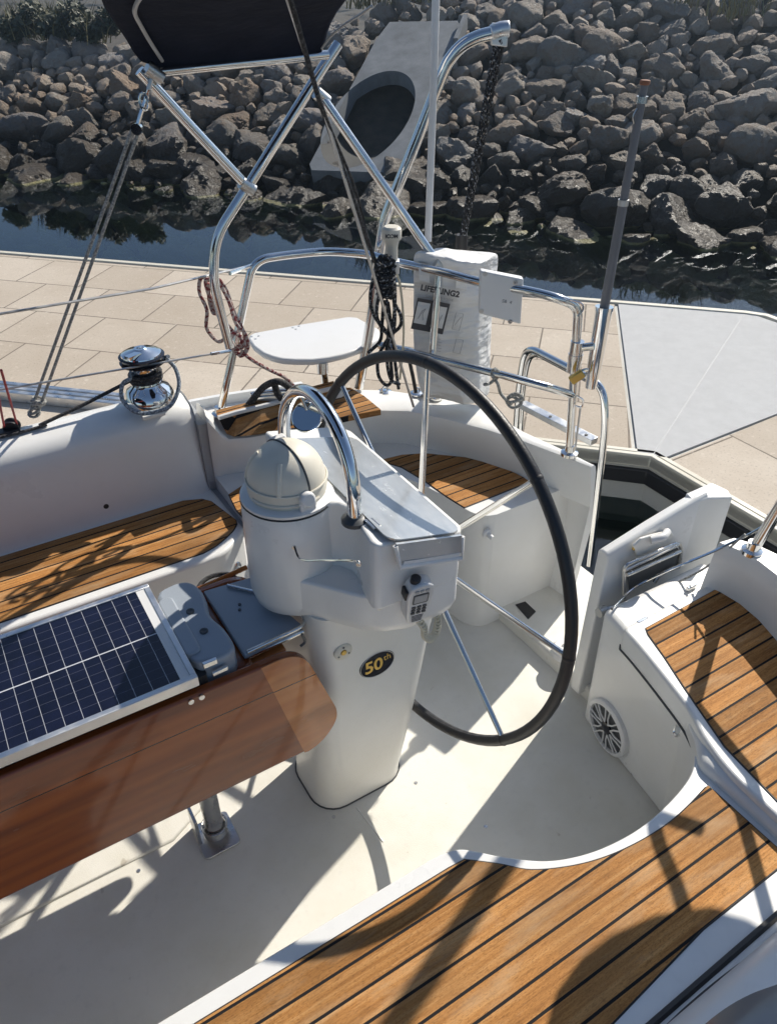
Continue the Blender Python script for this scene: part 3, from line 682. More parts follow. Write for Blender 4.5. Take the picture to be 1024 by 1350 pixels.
# ---- open transom gate panel
pan = MB(); top = ys(1.05, (788,722),(820,702),(850,683),(880,665),(905,650),(921,641)); ring = []
for p in top: ring.append([(p.x,1.05,.02),(p.x,1.05,p.z-.012),(p.x,1.043,p.z),(p.x,1.019,p.z),(p.x,1.012,p.z-.012),(p.x,1.012,.02)])
pan.loft(ring); tp = obj('transom_gate', pan, M['gel'], boat, 35, .006, 3)
A = top[-1]; B = GZ(966,655,A.z-.01); q = MB(); n_ = Vector((B.x-A.x, B.y-A.y, 0)).normalized(); m_ = Vector((-n_.y, n_.x, 0))
mid = A+Vector((0,-.02,0)); C1 = GZ(938,633,A.z+.005)
base_ = [(mid.x-.06,1.0465),(C1.x,C1.y),(B.x+.02,B.y+.03),(B.x,B.y),(mid.x-.01,1.0085),(mid.x-.06,1.0155)]
q.loft([[(x,y,.12) for x, y in base_], [(x,y,A.z-(.0 if i < 2 else .012)) for i, (x, y) in enumerate(base_)]]); obj('transom_end', q, M['gel'], tp, 35, .006, 3)
q = MB(); pl_ = ys(1.006, (832,718),(842,708),(862,702),(882,698),(886,705),(880,716),(868,727),(850,734),(836,732)); q.loft([pl_, [p-Vector((0,.008,0)) for p in pl_]]); hd = obj('handle', q, M['gel_old'], tp, 40, .004, 3)
q = MB(); a, b = ys(.995, (857,712),(879,701)); q.tube(smooth_path([a, (a+b)/2+Vector((0,-.012,.004)), b], 4), .011, 10); obj('grip', q, M['plastic_white'], hd)
q = MB(); q.lathe(GY(836,721,1.005), [(.010,0),(.010,.004),(.005,.006),(0,.006)], 14, (0,-1,0)); obj('lock', q, M['brass'], hd)

# ================================================================== STEERING PEDESTAL
ped = thing('steering_pedestal', 'white moulded steering pedestal with compass pod and instrument console in front of the wheel', 'pedestal', (.60,1.171,0))
rings = []
for z, x0, x1, hw, r in ((.0,.452,.716,.108,.070),(.012,.455,.716,.105,.070),(.10,.457,.726,.110,.066),(.30,.455,.748,.122,.055),(.50,.460,.772,.130,.055),(.66,.462,.795,.136,.055),(.705,.462,.80,.138,.055)):
    rings.append([(x,y,z) for x, y in rrect(x0, 1.171-hw, x1, 1.171+hw, r, 6)])
q = MB(); q.loft(rings); column = obj('column', q, M['gel_old'], ped, 50)
q = MB(); q.tube([(x,y,.0015) for x, y in rrect(.4515, 1.0625, .7165, 1.2795, .070, 6)], .0022, 6, True, True); obj('sealant', q, M['dark_grey'], column)
def arc(c, r, a0, a1, n): return [(c[0]+r*math.cos(R(a0+(a1-a0)*k/n)), c[1]+r*math.sin(R(a0+(a1-a0)*k/n))) for k in range(n+1)]
Y0 = 1.171
def mirror(half): return half+[(x, 2*Y0-y) for x, y in reversed(half)]
# lower skirt (full outline) and upper body with a niche either side
pc = (.483, Y0)
half_lo = [(.752,.955),(.735,.932),(.70,.925),(.62,.928),(.575,.945),(.535,.975),(.50,1.02)]+[p for p in arc(pc, .096, 262, 180, 8)][1:]
half_hi = [(.750,.950),(.735,.930),(.70,.923),(.545,.926),(.537,.938),(.545,.985),(.556,1.02),(.558,1.05),(.545,1.078)]+arc(pc, .093, 300, 180, 12)
LO = mirror(half_lo); HI = mirror(half_hi)
def shrink(poly, k, c=(.60,Y0)): return [(c[0]+(x-c[0])*k, c[1]+(y-c[1])*k) for x, y in poly]
q = MB(); q.loft([[(x,y,.692) for x, y in shrink(LO,.90)], [(x,y,.705) for x, y in shrink(LO,.965)], [(x,y,.730) for x, y in LO], [(x,y,.802) for x, y in LO]]); con = obj('console', q, M['gel'], ped, 42, .006, 3)
def ztop(x): return .958-.05*max(0, x-.56)/.19
q = MB(); q.loft([[(x,y,.795) for x, y in HI], [(x,y,ztop(x)) for x, y in HI]]); obj('console_top', q, M['gel'], con, 42, .012, 4)
q = MB(); q.lathe((.483,Y0,.70), [(.080,-.006),(.090,.004),(.0965,.03),(.0965,.15),(.0945,.246),(.092,.252),(0,.252)], 48); obj('compass_pod', q, M['gel'], con, 50)
# niche cradle for a glass
q = MB(); w0 = GY(388,720,1.082); w1 = GY(473,742,.93); q.tube(smooth_path([w0, w0+Vector((.0,-.03,-.012)), GY(430,738,1.0), GY(462,739,.95), w1, w1+Vector((.004,.004,-.012))], 6), .0022, 7); obj('cup_wire', q, M['chrome'], con)
q = MB()
for p in (w0, w1): q.lathe(p+Vector((0,.002,-.003)), [(.005,-.003),(.005,.003),(0,.004)], 10, (-.3,-1,0))
for px, py, yy in ((500,802,.952),(591,765,.935),(336,773,1.2)): q.lathe(GY(px, py, yy), [(.0045,-.004),(.0045,.002),(0,.003)], 10, (-.2,-1,0))
obj('screw', q, M['steel_dull'], con)
# compass under its cream hood
q = MB(); q.lathe((.483,Y0,.950), [(.0925,.0),(.0945,.003),(.0945,.008),(.088,.012),(0,.012)], 48); cmpb = obj('compass', q, M['plastic_white'], ped, 40)
q = MB(); q.lathe((.483,Y0,.9505), [(.0935,-.004),(.0958,-.001),(.0935,.002)], 48); obj('gasket', q, M['black'], cmpb)
prof = [(.0775,.010),(.079,.020),(.0788,.031)]+[(.0775*math.cos(R(a))**.86, .034+.078*math.sin(R(a))) for a in range(2, 90, 6)]+[(0,.112)]
q = MB(); q.lathe((.483,Y0,.952), prof, 56); hood = obj('hood', q, M['cream'], cmpb, 60)
q = MB()
def domepath(ang, r0=0.0):
    o = []
    for a in list(range(0, 91, 6)):
        rr_ = .0775*math.cos(R(min(a, 89.9)))**.86+r0; o.append((.483+rr_*math.cos(R(ang)), Y0+rr_*math.sin(R(ang)), .952+.034+.078*math.sin(R(a))+r0))
    return o
q.tube([(.483+.079*math.cos(R(-80)), Y0+.079*math.sin(R(-80)), .965)]+domepath(-80, .0004)[:-1]+list(reversed(domepath(100, .0004))), .0022, 6); obj('seam', q, M['dark_grey'], hood)
q = MB(); q.tube(domepath(-125,-.001)[1:10], [.006]*9, 8); q.tube(domepath(-205,-.001)[1:10], [.005]*9, 8); obj('rib', q, M['cream'], hood)
q = MB(); q.tube([(.483+.0795*math.cos(R(a)), Y0+.0795*math.sin(R(a)), .993) for a in range(0, 360, 6)], .0022, 6, True, True); obj('band', q, M['cream'], hood)
q = MB(); q.tube([(.483+.080*math.cos(R(a)), Y0+.080*math.sin(R(a)), .972) for a in range(-170, -60, 5)], .003, 6); obj('strap', q, M['cream'], hood)
kp = Vector((.483+.083*math.cos(R(-88)), Y0+.083*math.sin(R(-88)), .984)); q = MB(); q.lathe(kp, [(.016,-.012),(.016,.006),(.013,.010),(0,.011)], 22, (.03,-1,.25)); q.obox(kp+Vector((0,.002,-.012)), (1,0,0), (0,1,0), (0,0,1), .016, .008, .018); obj('clip', q, M['plastic_white'], hood, 40, .002)
q = MB(); q.obox((.505,Y0+.075,1.005), (1,.2,0), (0,1,0), (0,.2,1), .018, .012, .028); obj('bracket', q, M['plastic_white'], cmpb, 40, .004)
# guard arch, with a small round mirror behind it
q = MB(); r_ = .152; pth = [(.55,Y0-r_,.95),(.55,Y0-r_,.985)]+[(.55+.006*math.sin(R(a)), Y0-r_*math.cos(R(a)), .992+r_*math.sin(R(a))) for a in range(4, 180, 6)]+[(.55,Y0+r_,.985),(.55,Y0+r_,.95)]
q.tube(pth, .0135, 20); arch = obj('guard_rail', q, M['chrome'], ped)
q = MB()
for s_ in (-1, 1): q.lathe((.55,Y0+s_*r_,.952), [(.026,-.002),(.026,.006),(.018,.011),(.0145,.012)], 24)
obj('flange', q, M['dark_grey'], arch)
mp_ = GX(406,549,.567); q = MB(); q.lathe(mp_, [(0,-.008),(.030,-.006),(.0345,0),(.0345,.004),(.032,.0055)], 32, (-.60,-.34,.72)); mr = obj('mirror', q, M['chrome'], ped, 40)
q = MB(); q.lathe(mp_, [(.0318,.0056),(.0,.0058)], 32, (-.60,-.34,.72)); obj('mirror_glass', q, mat('mirror_glass', (.62,.66,.68), .04, 1.0), mr, 0)
q = MB(); q.tube([mp_+Vector((.006,.004,-.004)), (.56,Y0+.08,1.12)], .004, 6); obj('mirror_arm', q, M['steel'], mr)
# scuffed clear sheet over the instruments, with its drop flap
cz = lambda x: ztop(x)+.004
cvr = rrect(.566, .918, .730, 1.345, .025, 4); q = MB(); q.loft([[(x,y,cz(x)) for x, y in cvr], [(x,y,cz(x)+.004) for x, y in cvr]]); cs = obj('instrument_cover', q, M['acrylic'], ped, 40)
q = MB(); x0, x1 = .575, .722; yf = .915
q.loft([[(x0,yf,cz(x0)),(x1,yf,cz(x1)),(x1,yf-.006,cz(x1)),(x0,yf-.006,cz(x0))], [(x0+.004,yf-.006,cz(x0)-.036),(x1-.004,yf-.006,cz(x1)-.036),(x1-.004,yf-.012,cz(x1)-.036),(x0+.004,yf-.012,cz(x0)-.036)]]); obj('flap', q, M['acrylic'], cs, 30)
q = MB(); fr_ = [(x0-.002,yf-.004,cz(x0)-.004),(x0+.003,yf-.012,cz(x0)-.050),(x1-.003,yf-.012,cz(x1)-.050),(x1+.002,yf-.004,cz(x1)-.004)]
q.tube(fr_, .005, 8); q.obox((( x0+x1)/2, yf-.0085, cz(.65)-.0455), (1,0,-.26), (0,1,0), (0.26,0,1), .066, .0045, .009); obj('flap_frame', q, M['plastic_white'], cs, 40)
q = MB(); a, b = GZ(476,681,.9615), GZ(500,702,.9600); q.obox((a+b)/2, b-a, Vector((b-a).cross(Vector((0,0,1)))), (0,0,1), .017, .0035, .002); a, b = GZ(485,680,.9615), GZ(506,698,.9600); q.obox((a+b)/2, b-a, Vector((b-a).cross(Vector((0,0,1)))), (0,0,1), .015, .002, .002); obj('hinge', q, M['steel_dull'], con, 30, .001)
# oval badge and round socket on the column
def onport(px, py, yy): return GY(px, py, yy)
bp_ = GY(497,875,1.0395); bx = Vector((1,0,0)); by = Vector((0,.045,1)).normalized()
bm_ = frame(bp_, bx, by); q = MB(); q.loft([[bm_ @ Vector((.046*s_*math.cos(2*PI*k/40), .036*s_*math.sin(2*PI*k/40), z)) for k in range(40)] for s_, z in ((1,-.004),(1,.001),(.96,.0022),(.9,.0018))]); bd = obj('badge', q, M['black_gloss'], ped, 30)
q = MB(); q.tube([bm_ @ Vector((.044*math.cos(2*PI*k/40), .0345*math.sin(2*PI*k/40), .0022)) for k in range(40)], .0008, 6, True, True); obj('badge_rim', q, M['steel_dull'], bd)
text('badge_lettering', '50', M['gold'], bd, .048, bm_ @ Matrix.Translation((-.010,-.001,.0024)), bold=.001)
text('badge_lettering', 'th', M['gold'], bd, .024, bm_ @ Matrix.Translation((.026,.010,.0024)))
sp_ = GY(452,859,1.0365); q = MB(); q.lathe(sp_, [(.0215,-.003),(.0215,.002),(.019,.004),(.0075,.004),(.007,.002),(0,.002)], 30, (0,-1,.04)); sk = obj('socket', q, M['cream'], ped)
q = MB(); q.lathe(sp_, [(.0065,.0022),(.006,.006),(0,.0065)], 14, (0,-1,.04)); obj('screw_head', q, M['brass'], sk)
q = MB()
for k in (90, 210, 330): q.lathe(sp_+Vector((.0145*math.cos(R(k)),0,.0145*math.sin(R(k)))), [(.0024,.0038),(.0022,.005),(0,.0052)], 10, (0,-1,.04))
obj('screw', q, M['dark_grey'], sk)
# radio handset clipped to the console end, curly cord below
hs = thing('radio_handset', 'silver grey radio handset with small screen and keypad clipped to the end of the console', 'radio', (.63,.91,.72))
hc = GY(549,791,.905); hx = Vector((.93,-.15,-.02)).normalized(); hyv = Vector((.02,-.22,1)).normalized(); hm = frame(hc, hx, hyv) @ Matrix.Diagonal((1.08,1.2,1.1,1))
def face(poly, z0, z1, m, name, par, bev=.003):
    q = MB(); q.loft([[hm @ Vector((x,y,z0)) for x, y in poly], [hm @ Vector((x,y,z1)) for x, y in poly]]); return obj(name, q, m, par, 40, bev, 3)
sil = mat('silver_plastic', (.62,.63,.64), .35, .2)
outl = smooth2([(-.020,.045),(0,.051),(.020,.045),(.0255,.025),(.024,0),(.020,-.035),(.012,-.048),(0,-.050),(-.012,-.048),(-.020,-.035),(-.024,0),(-.0255,.025),(-.020,.045)],3)[:-1]
hb = face(outl, -.016, .012, sil, 'body', hs, .005)
face(rrect(-.015,.006,.015,.030,.003,3), .0115, .0130, M['dark_grey'], 'screen', hs, 0); face(rrect(-.0125,.009,.0125,.027,.002,3), .0128, .0134, M['grey'], 'display', hs, 0)
q = MB()
for r0 in range(3):
    for c0 in range(3): q.loft([[hm @ Vector((x,y,z)) for x, y in rrect(-.0145+c0*.0105,-.0055-r0*.0075,-.0065+c0*.0105,-.0005-r0*.0075,.0015,2)] for z in (.011,.0138)])
obj('keypad', q, M['dark_grey'], hs, 30)
q = MB()
for r0 in range(5): q.loft([[hm @ Vector((x,y,z)) for x, y in rrect(-.012+r0*.0006,-.028-r0*.0036,.012-r0*.0006,-.0265-r0*.0036,.0006,1)] for z in (.011,.0126)])
obj('speaker_grille', q, M['dark_grey'], hs, 0)
q = MB()
for c0 in (-.010,0,.010): q.loft([[hm @ Vector((x,y,z)) for x, y in rrect(c0-.0038,.0345,c0+.0038,.0400,.0015,2)] for z in (.011,.0138)])
obj('top_key', q, M['grey'], hs, 30)
face(rrect(-.029,.016,-.023,.036,.002,2), -.010, .008, M['black'], 'talk_key', hs, .001)
q = MB(); q.lathe(hm @ Vector((-.008,.047,-.004)), [(.010,-.012),(.010,.010),(.008,.012),(0,.012)], 16, tuple(hyv)); obj('knob', q, M['black'], hs)
q = MB(); q.lathe(hm @ Vector((0,0,-.012)), [(.016,0),(.016,-.030)], 20, tuple(hm.col[2].xyz)); obj('clip', q, M['black'], hs)
c0 = smooth_path([hm @ Vector((.004,-.048,-.004)), GY(558,826,.91), GY(560,838,.92), GY(567,842,.925), GY(574,834,.93), GY(577,818,.935), GY(572,800,.94), GY(566,788,.955)], 26); co_ = []
for i, p in enumerate(c0): co_.append(p+Vector((math.cos(i*1.05), math.sin(i*1.05)*.6, math.sin(i*1.05)))*.0068*min(1, i/14))
q = MB(); q.tube(co_, .0024, 6); obj('cord', q, M['cream_light'], hs)

# ================================================================== STEERING WHEEL
wc = Vector((.802,1.171,.662)); wt, wy = -.092, .086
wn_ = Vector((math.cos(wt)*math.cos(wy), math.cos(wt)*math.sin(wy), math.sin(wt))); wu = Vector((-math.sin(wy), math.cos(wy), 0)); wv = wn_.cross(wu)
wh = thing('helm', 'large black leather rimmed steering wheel with thin polished steel spokes behind the pedestal', 'wheel', tuple(wc))
RW = .470
def wp(a, r, d=0): return wc+r*(math.cos(R(a))*wu+math.sin(R(a))*wv)+wn_*d
q = MB(); q.tube([wp(a, RW) for a in range(0, 360, 4)], .0130, 14, True, True); rim = obj('rim', q, M['leather'], wh)
q = MB()
for a in range(0, 360, 45): q.tube([wp(a+40+d, RW) for d in (-.5,-.25,0,.25,.5)], [.0131,.0137,.0139,.0137,.0131], 14)
obj('rim_seam', q, M['black'], rim)
q = MB()
for a in range(0, 720): q.tube([wp(a/2, RW-.0120, -.004), wp(a/2+.2, RW-.0120, .004)], .0009, 4)
st_ = obj('rim_stitching', q, M['dark_grey'], rim)
for a in (40,85,130,175,220,265,310,355):
    q = MB(); q.tube([wp(a, .03), wp(a, RW-.008)], [.0085,.0062], 12); obj('spoke', q, M['steel'], wh)
q = MB(); q.lathe(wc-wn_*.05, [(.032,0),(.045,.03),(.048,.055),(.03,.072),(.0,.075)], 28, tuple(wn_)); obj('hub', q, M['steel'], wh)
q = MB(); q.lathe(wc-wn_*.14, [(.022,0),(.022,.10)], 18, tuple(wn_)); obj('shaft', q, M['steel'], wh)

# ================================================================== COCKPIT TABLE AND WHAT LIES ON IT
TZ = .69
tb = thing('cockpit_table', 'varnished mahogany drop leaf cockpit table forward of the pedestal', 'table', (.1,1.171,0))
q = MB(); q.prism(rrect(-1.6,1.055,.33,1.287,.02,3), TZ-.10, TZ-.035); obj('table_top', q, M['mahog'], tb, 40, .006)
def leaf(y, s_, name='leaf'):
    zt, zb = .672, .388; xe = .478; r0, r1 = .055, .075
    prof = [(-1.6,zt)]+[(p.x, p.z) for p in fillet_path([(.30,0,zt),(.420,0,zt),(xe+.010,0,.452),(.430,0,zb+.004),(.2,0,zb)], .075, 10)][1:-1]+[(-1.6,zb)]
    q = MB(); q.loft([[(x, y+(.66-z)*.10*-s_, z) for x, z in prof], [(x, y+s_*.022+(.66-z)*.10*-s_, z) for x, z in prof]]); o = obj(name, q, M['mahog'], tb, 40, .006, 3)
    if s_ > 0:
        e_ = [(x, z) for x, z in prof if x > .335 and (z > .5 or x > .395)]; e_ = [(.330,zt-.001)]+e_+[(.392,zb+.006)]
        q = MB(); q.loft([[(x, y-.0015+(.66-z)*.10*-s_, z) for x, z in e_], [(x, y+.001+(.66-z)*.10*-s_, z) for x, z in e_]]); obj('end_cleat', q, M['mahog2'], o, 30)
        q = MB()
        for px, py in ((252,925),(266,919)): q.lathe(GY(px, py, y-.002), [(.0058,-.002),(.0058,.002),(0,.0025)], 14, (0,-1,.1))
        obj('fastener', q, M['steel'], o)
    return o
leaf(1.022, 1); leaf(1.320, -1)
q = MB(); q.prism(rrect(-1.6,1.046,.23,1.085,.006,2), .640, .689); obj('hinge_strip', q, M['black'], tb, 30)
q = MB(); q.lathe((.20,1.172,0), [(.030,.0),(.030,.03),(.024,.04),(.0225,.06),(.0225,.60)], 24); lg = obj('leg', q, M['steel_dull'], tb)
q = MB(); q.prism([(p[0], p[1]) for p in rrect(.150,1.110,.245,1.215,.012,4)], 0, .006); q.obox((.155,1.185,.05), (0,1,0), (0,0,1), (1,0,0), .030, .05, .004); q.tube([(.20+.031*math.cos(R(a)),1.172+.031*math.sin(R(a)),.035) for a in range(0,360,15)], .003, 6, True, True); obj('foot_plate', q, M['steel_dull'], lg, 40, .002)
q = MB(); q.lathe((-.9,1.172,0), [(.0225,0),(.0225,.60)], 20); obj('leg', q, M['steel_dull'], tb)

sp = thing('solar_panel', 'dark blue solar panel in an aluminium frame lying on the cockpit table', 'solar panel', (-.2,1.174,TZ-.03))
x0, x1, y0, y1, z1 = -.80, .206, 1.018, 1.330, .722
q = MB(); q.prism([(x0+.012,y0+.012),(x1-.012,y0+.012),(x1-.012,y1-.012),(x0+.012,y1-.012)], z1-.012, z1-.003); obj('cells', q, M['solar'], sp, 0)
q = MB(); q.box((x0,y0,z1-.024), (x1,y0+.012,z1)); q.box((x0,y1-.012,z1-.024), (x1,y1,z1)); q.box((x1-.012,y0+.0121,z1-.0241), (x1+.0,y1-.0121,z1-.0002)); q.box((x0,y0+.0121,z1-.0241), (x0+.012,y1-.0121,z1-.0002)); obj('frame', q, M['alu'], sp, 30, .0015)
q = MB(); q.prism([(x1-.030,y0+.012),(x1-.012,y0+.012),(x1-.012,y1-.012),(x1-.030,y1-.012)], z1-.0035, z1-.0022); obj('white_border', q, M['plastic_white'], sp, 0)

bx_ = thing('end_box', 'white moulded end box coloured as if shaded, two dark plugs, between solar panel and tray', 'box', (.26,1.174,TZ-.05))
ol = smooth2([(.222,1.06),(.262,1.052),(.292,1.06),(.300,1.085),(.298,1.13),(.290,1.165),(.290,1.19),(.298,1.225),(.300,1.265),(.288,1.30),(.262,1.312),(.222,1.306)],5)+[(.212,1.29),(.212,1.08)]
q = MB(); q.prism(ol, .60, .712); bb = obj('body', q, M['plastic_shaded'], bx_, 40, .014, 4)
q = MB(); q.prism(rrect(.206,1.085,.238,1.270,.012,4), .70, .718); obj('raised_rim', q, M['plastic_shaded'], bx_, 40, .004, 3)
for px, py in ((251,806),(269,832)):
    p = GZ(px, py, .713); q = MB(); q.lathe(p, [(.0085,-.002),(.0085,.0015),(.006,.002),(.004,.0008),(0,.0008)], 18); obj('plug', q, M['dark_grey'], bx_)
q = MB(); q.obox(GY(277,874,1.045), (1,0,0), (0,1,0), (0,0,1), .014, .004, .006); q.obox(GY(290,884,1.043), (1,0,.1), (0,1,0), (0,0,1), .016, .004, .005); obj('catch', q, M['steel'], bx_, 30, .001)

ty = thing('folding_tray', 'pale folding tray with bent steel tube frame fixed to the pedestal front', 'tray', (.38,1.171,.64))
zt = .675; tp_ = [(p.x, p.y) for p in zs(zt, (268,778),(330,760),(378,806),(398,822),(392,828),(322,863))]
q = MB(); q.prism(tp_, zt-.016, zt-.002); tr_ = obj('tray_board', q, M['plastic_shaded'], ty, 30, .003)
q = MB(); q.tube(fillet_path(zs(zt+.002, (300,772),(376,790),(386,792),(402,818),(398,826),(326,860)), .02, 5), .0045, 10); q.tube(fillet_path(zs(zt-.018, (326,866),(399,832)), .02, 5), .006, 10); obj('tube_frame', q, M['steel'], ty)
q = MB(); q.tube(smooth_path([GY(398,836,1.03), GY(402,846,1.03), GY(396,852,1.03)], 4), .003, 6); obj('hook', q, M['dark_grey'], ty)
q = MB()
for px, py in ((316,797),(316,804),(352,790),(345,774)): q.lathe(GZ(px, py, zt-.001), [(.0035,-.002),(.0035,.0015),(0,.0018)], 10)
obj('screw', q, M['dark_grey'], ty)
q = MB(); q.obox((.36,1.10,.63), (1,0,0), (0,1,0), (0,0,1), .045, .03, .012); obj('block', q, M['mahog2'], ty, 30, .002)
# coil of black line and a winch handle hidden behind the tray
rl = thing('rope_reel', 'small black coil of line behind the white end box', 'rope', tuple(GZ(285,770,.60)))
q = MB()
for k in range(6):
    c = GZ(288,772,.60+.007*k); q.tube([c+Vector((.045*math.cos(R(a))*(1+.05*math.sin(a*.07+k)), .04*math.sin(R(a)), 0)) for a in range(0, 360, 15)], .005, 6, True, True)
obj('coil', q, M['rope_dark'], rl)
q = MB(); q.tube([GZ(255,780,.66), GZ(325,748,.66)], .006, 8); obj('rod', q, M['mahog2'], rl)

# ================================================================== STERN RAILS
ST = M['steel']; TR = .0125
Bp = GZ(750,598,.612); fB = Bp.x*FW[0]+Bp.y*FW[1]
sr = thing('stern_rail', 'polished steel tube stern rail around the starboard quarter beside the white lifebuoy bag', 'rail', tuple(GZ(575,520,.6)))
A0 = GZ(290,547,.625); A1 = GZ(334,343,1.1)
path = [A0, A1]+zs(1.1, (380,336),(430,331),(485,335),(520,345),(580,358),(640,374),(700,384),(735,393))+[GF(762,404,fB), Bp]
path = fillet_path(path, .075, 8)
q = MB(); q.tube(path, TR, 14); obj('top_rail', q, ST, sr)
q = MB(); q.tube(zs(.86, (500,455),(535,462),(575,473),(660,494),(720,510))+[GF(756,521,fB)], .0115, 12); obj('mid_rail', q, ST, sr)
pb0 = GZ(565,519,.605); q = MB(); q.tube([pb0, GZ(570,462,.865), GZ(579,352,1.1)], .0115, 12); obj('post', q, ST, sr)
q = MB()
for p, h in ((A0,.0),(Bp,0),(pb0,0)): q.lathe(p, [(.026,-.004),(.026,.006),(.015,.010),(.014,.03)], 18)
obj('foot', q, ST, sr)
q = MB(); q.lathe(GF(758,470,fB), [(.019,-.045),(.019,.045)], 18); q.lathe(GF(758,470,fB), [(.0205,-.008),(.0205,.008)], 18); obj('clamp', q, ST, sr, 30)
q = MB(); q.tube(smooth_path(fs(fB-.03, (750,395),(765,400),(768,408),(761,417)), 5), .003, 6); q.tube(smooth_path(fs(fB-.02, (760,522),(768,528),(766,537),(758,535)), 5), .003, 6); obj('eye', q, ST, sr)
q = MB(); q.tube([GF(765,535,fB+.02), GF(757,598,fB+.02)], .0035, 6); obj('stay', q, M['wire'], sr)
# port rail (its forward foot shows at the right edge)
P0 = GZ(990,727,.60)
pr_ = thing('stern_rail', 'polished steel stern rail foot at the right edge of the photo', 'rail', tuple(P0))
q = MB(); q.tube(fillet_path([P0, P0+Vector((.09,-.05,.50)), (1.62,.62,1.12), (1.45,.40,1.14), (1.25,.20,1.14), (1.10,-.02,.9)], .08, 8), TR, 14); q.tube([P0+Vector((.045,-.02,.25)),(1.60,.60,.88),(1.44,.40,.88)], .0115, 12); obj('top_rail', q, ST, pr_)
q = MB(); q.lathe(P0, [(.026,-.004),(.026,.006),(.016,.010),(.015,.03)], 18); q.tube([P0+Vector((.01,0,.0)), P0+Vector((.07,-.05,.40))], .012, 12); obj('foot', q, ST, pr_)
tag(obj('gate_wire', MB().tube(smooth_path([GZ(806,803,.47), GY(835,775,.97), GY(880,752,.93), GY(950,722,.86), P0+Vector((.03,-.01,.10)), P0+Vector((.07,-.03,.25))], 8), .0035, 7), M['steel']), 'thin steel wire running from the gate panel to the rail at the right edge', 'wire')
tag(obj('gate_lanyard', MB().tube(smooth_path([GY(820,800,.98), GY(870,778,.95), GY(930,748,.88), P0+Vector((-.02,.02,.05))], 8), .003, 7), M['rope_grey']), 'grey lanyard lying slack beside the steel gate wire', 'rope')

# quarter seats
def quarter_seat(label, pts, legs, z, mir=False):
    t = thing('quarter_seat', label, 'seat', tuple(legs[0][0])); P = [(p.x, p.y) for p in pts]
    q = MB(); q.prism(P, z-.022, z); obj('seat', q, M['plastic_white'], t, 40, .008, 3)
    for a, b in legs: q = MB(); q.tube([a, b], .013, 12); q.lathe(b-Vector((0,0,.02)), [(.019,-.02),(.019,.018)], 14); obj('leg', q, ST, t)
    return t
SZ_ = .78
sp_ = zs(SZ_, (327,446),(329,441),(336,438),(396,427),(459,417),(471,418),(480,423),(499,433),(502,439),(498,447),(478,458),(455,466),(434,471),(412,474),(390,474),(372,473),(359,470),(346,465),(334,456))
qs = quarter_seat('white moulded quarter seat on a steel leg inside the starboard stern rail', sp_, [(GZ(431,522,.60), GZ(425,476,.765)), (GZ(474,505,.60), GZ(484,450,.765))], SZ_)
q = MB()
for px, py in ((332,444),(337,447),(341,443),(386,432),(390,434),(394,430)): q.lathe(GZ(px, py, SZ_), [(.004,0),(.004,.001),(0,.001)], 8)
obj('seat_screw', q, M['steel_dull'], qs)
cs0 = sum(sp_, Vector())/len(sp_); sm = [Vector((p.x+.43, 2*1.171-p.y+.34, p.z)) for p in [cs0+(v_-cs0)*1.22 for v_ in sp_]]  # unseen port seat, enlarged and raised to throw shade on the bench
quarter_seat('unseen raised quarter seat added beside the port rail to shade the near bench', sm, [(Vector((1.42,.26,.6)),Vector((1.42,.26,1.17))),(Vector((1.56,.32,.6)),Vector((1.56,.32,1.17)))], 1.19)

am = thing('shadow_mast', 'unseen mast tube added on the port stern rail to cast a shadow band', 'mast', (1.76,.985,1.24))  # out of view, added only for its shadow across the near bench
q = MB(); q.tube([(1.76,.985,1.24),(1.76,.985,2.6)], .022, 14); obj('tube', q, M['alu'], am)
q = MB(); q.lathe((1.76,.985,1.24), [(.03,0),(.03,.05),(.022,.06)], 16); q.tube([(1.76,.985,1.26),(1.76,.70,1.12)], .012, 10); obj('clamp', q, ST, am)
# davit crane, tackle, flagpole
db = GZ(473,511,.63); fD = db.x*FW[0]+db.y*FW[1]
dv = thing('davit', 'tall bent steel davit post with a drooping arm above the stern rail', 'davit', tuple(db))
q = MB(); q.tube(smooth_path(fs(fD, (473,511),(489,420),(500,335),(505,300),(511,278),(548,187),(583,98),(596,74),(612,58),(632,48),(652,43)), 5), .0165, 14); obj('post', q, ST, dv)
q = MB(); q.tube(fs(fD, (647,44),(660,39),(671,38)), .020, 14); e_ = GF(658,46,fD); q.obox(e_, (RT[0],RT[1],-.1), (FW[0],FW[1],0), (0,0,1), .022, .012, .025); obj('head', q, M['alu'], dv, 40, .003)
tk_ = thing('hoist_tackle', 'dark fleck rope hoist tackle hanging from the davit arm', 'rope', tuple(GF(608,320,fD+.15)))
q = MB(); a, b = GF(658,52,fD), GF(608,322,fD+.12)
for k in range(4):
    pts = []
    for i in range(90):
        t = i/89; an = t*34+k*PI/2; w_ = .012*(1-.3*t); pts.append(a.lerp(b, t)+Vector((RT[0]*math.cos(an)*w_, RT[1]*math.cos(an)*w_, 0))+Vector((FW[0]*math.sin(an)*w_, FW[1]*math.sin(an)*w_, 0)))
    q.tube(pts, .0045, 6)
obj('line', q, M['rope_black'], tk_)
q = MB(); q.lathe(b, [(.018,-.03),(.02,0),(.018,.03)], 12); obj('block', q, M['black'], tk_)
tag(obj('flagpole', MB().tube(fs(2.34, (564,318),(570,150),(576,-60)), .0105, 12), M['plastic_white']), 'thin white flagpole rising behind the white bag', 'flagpole')

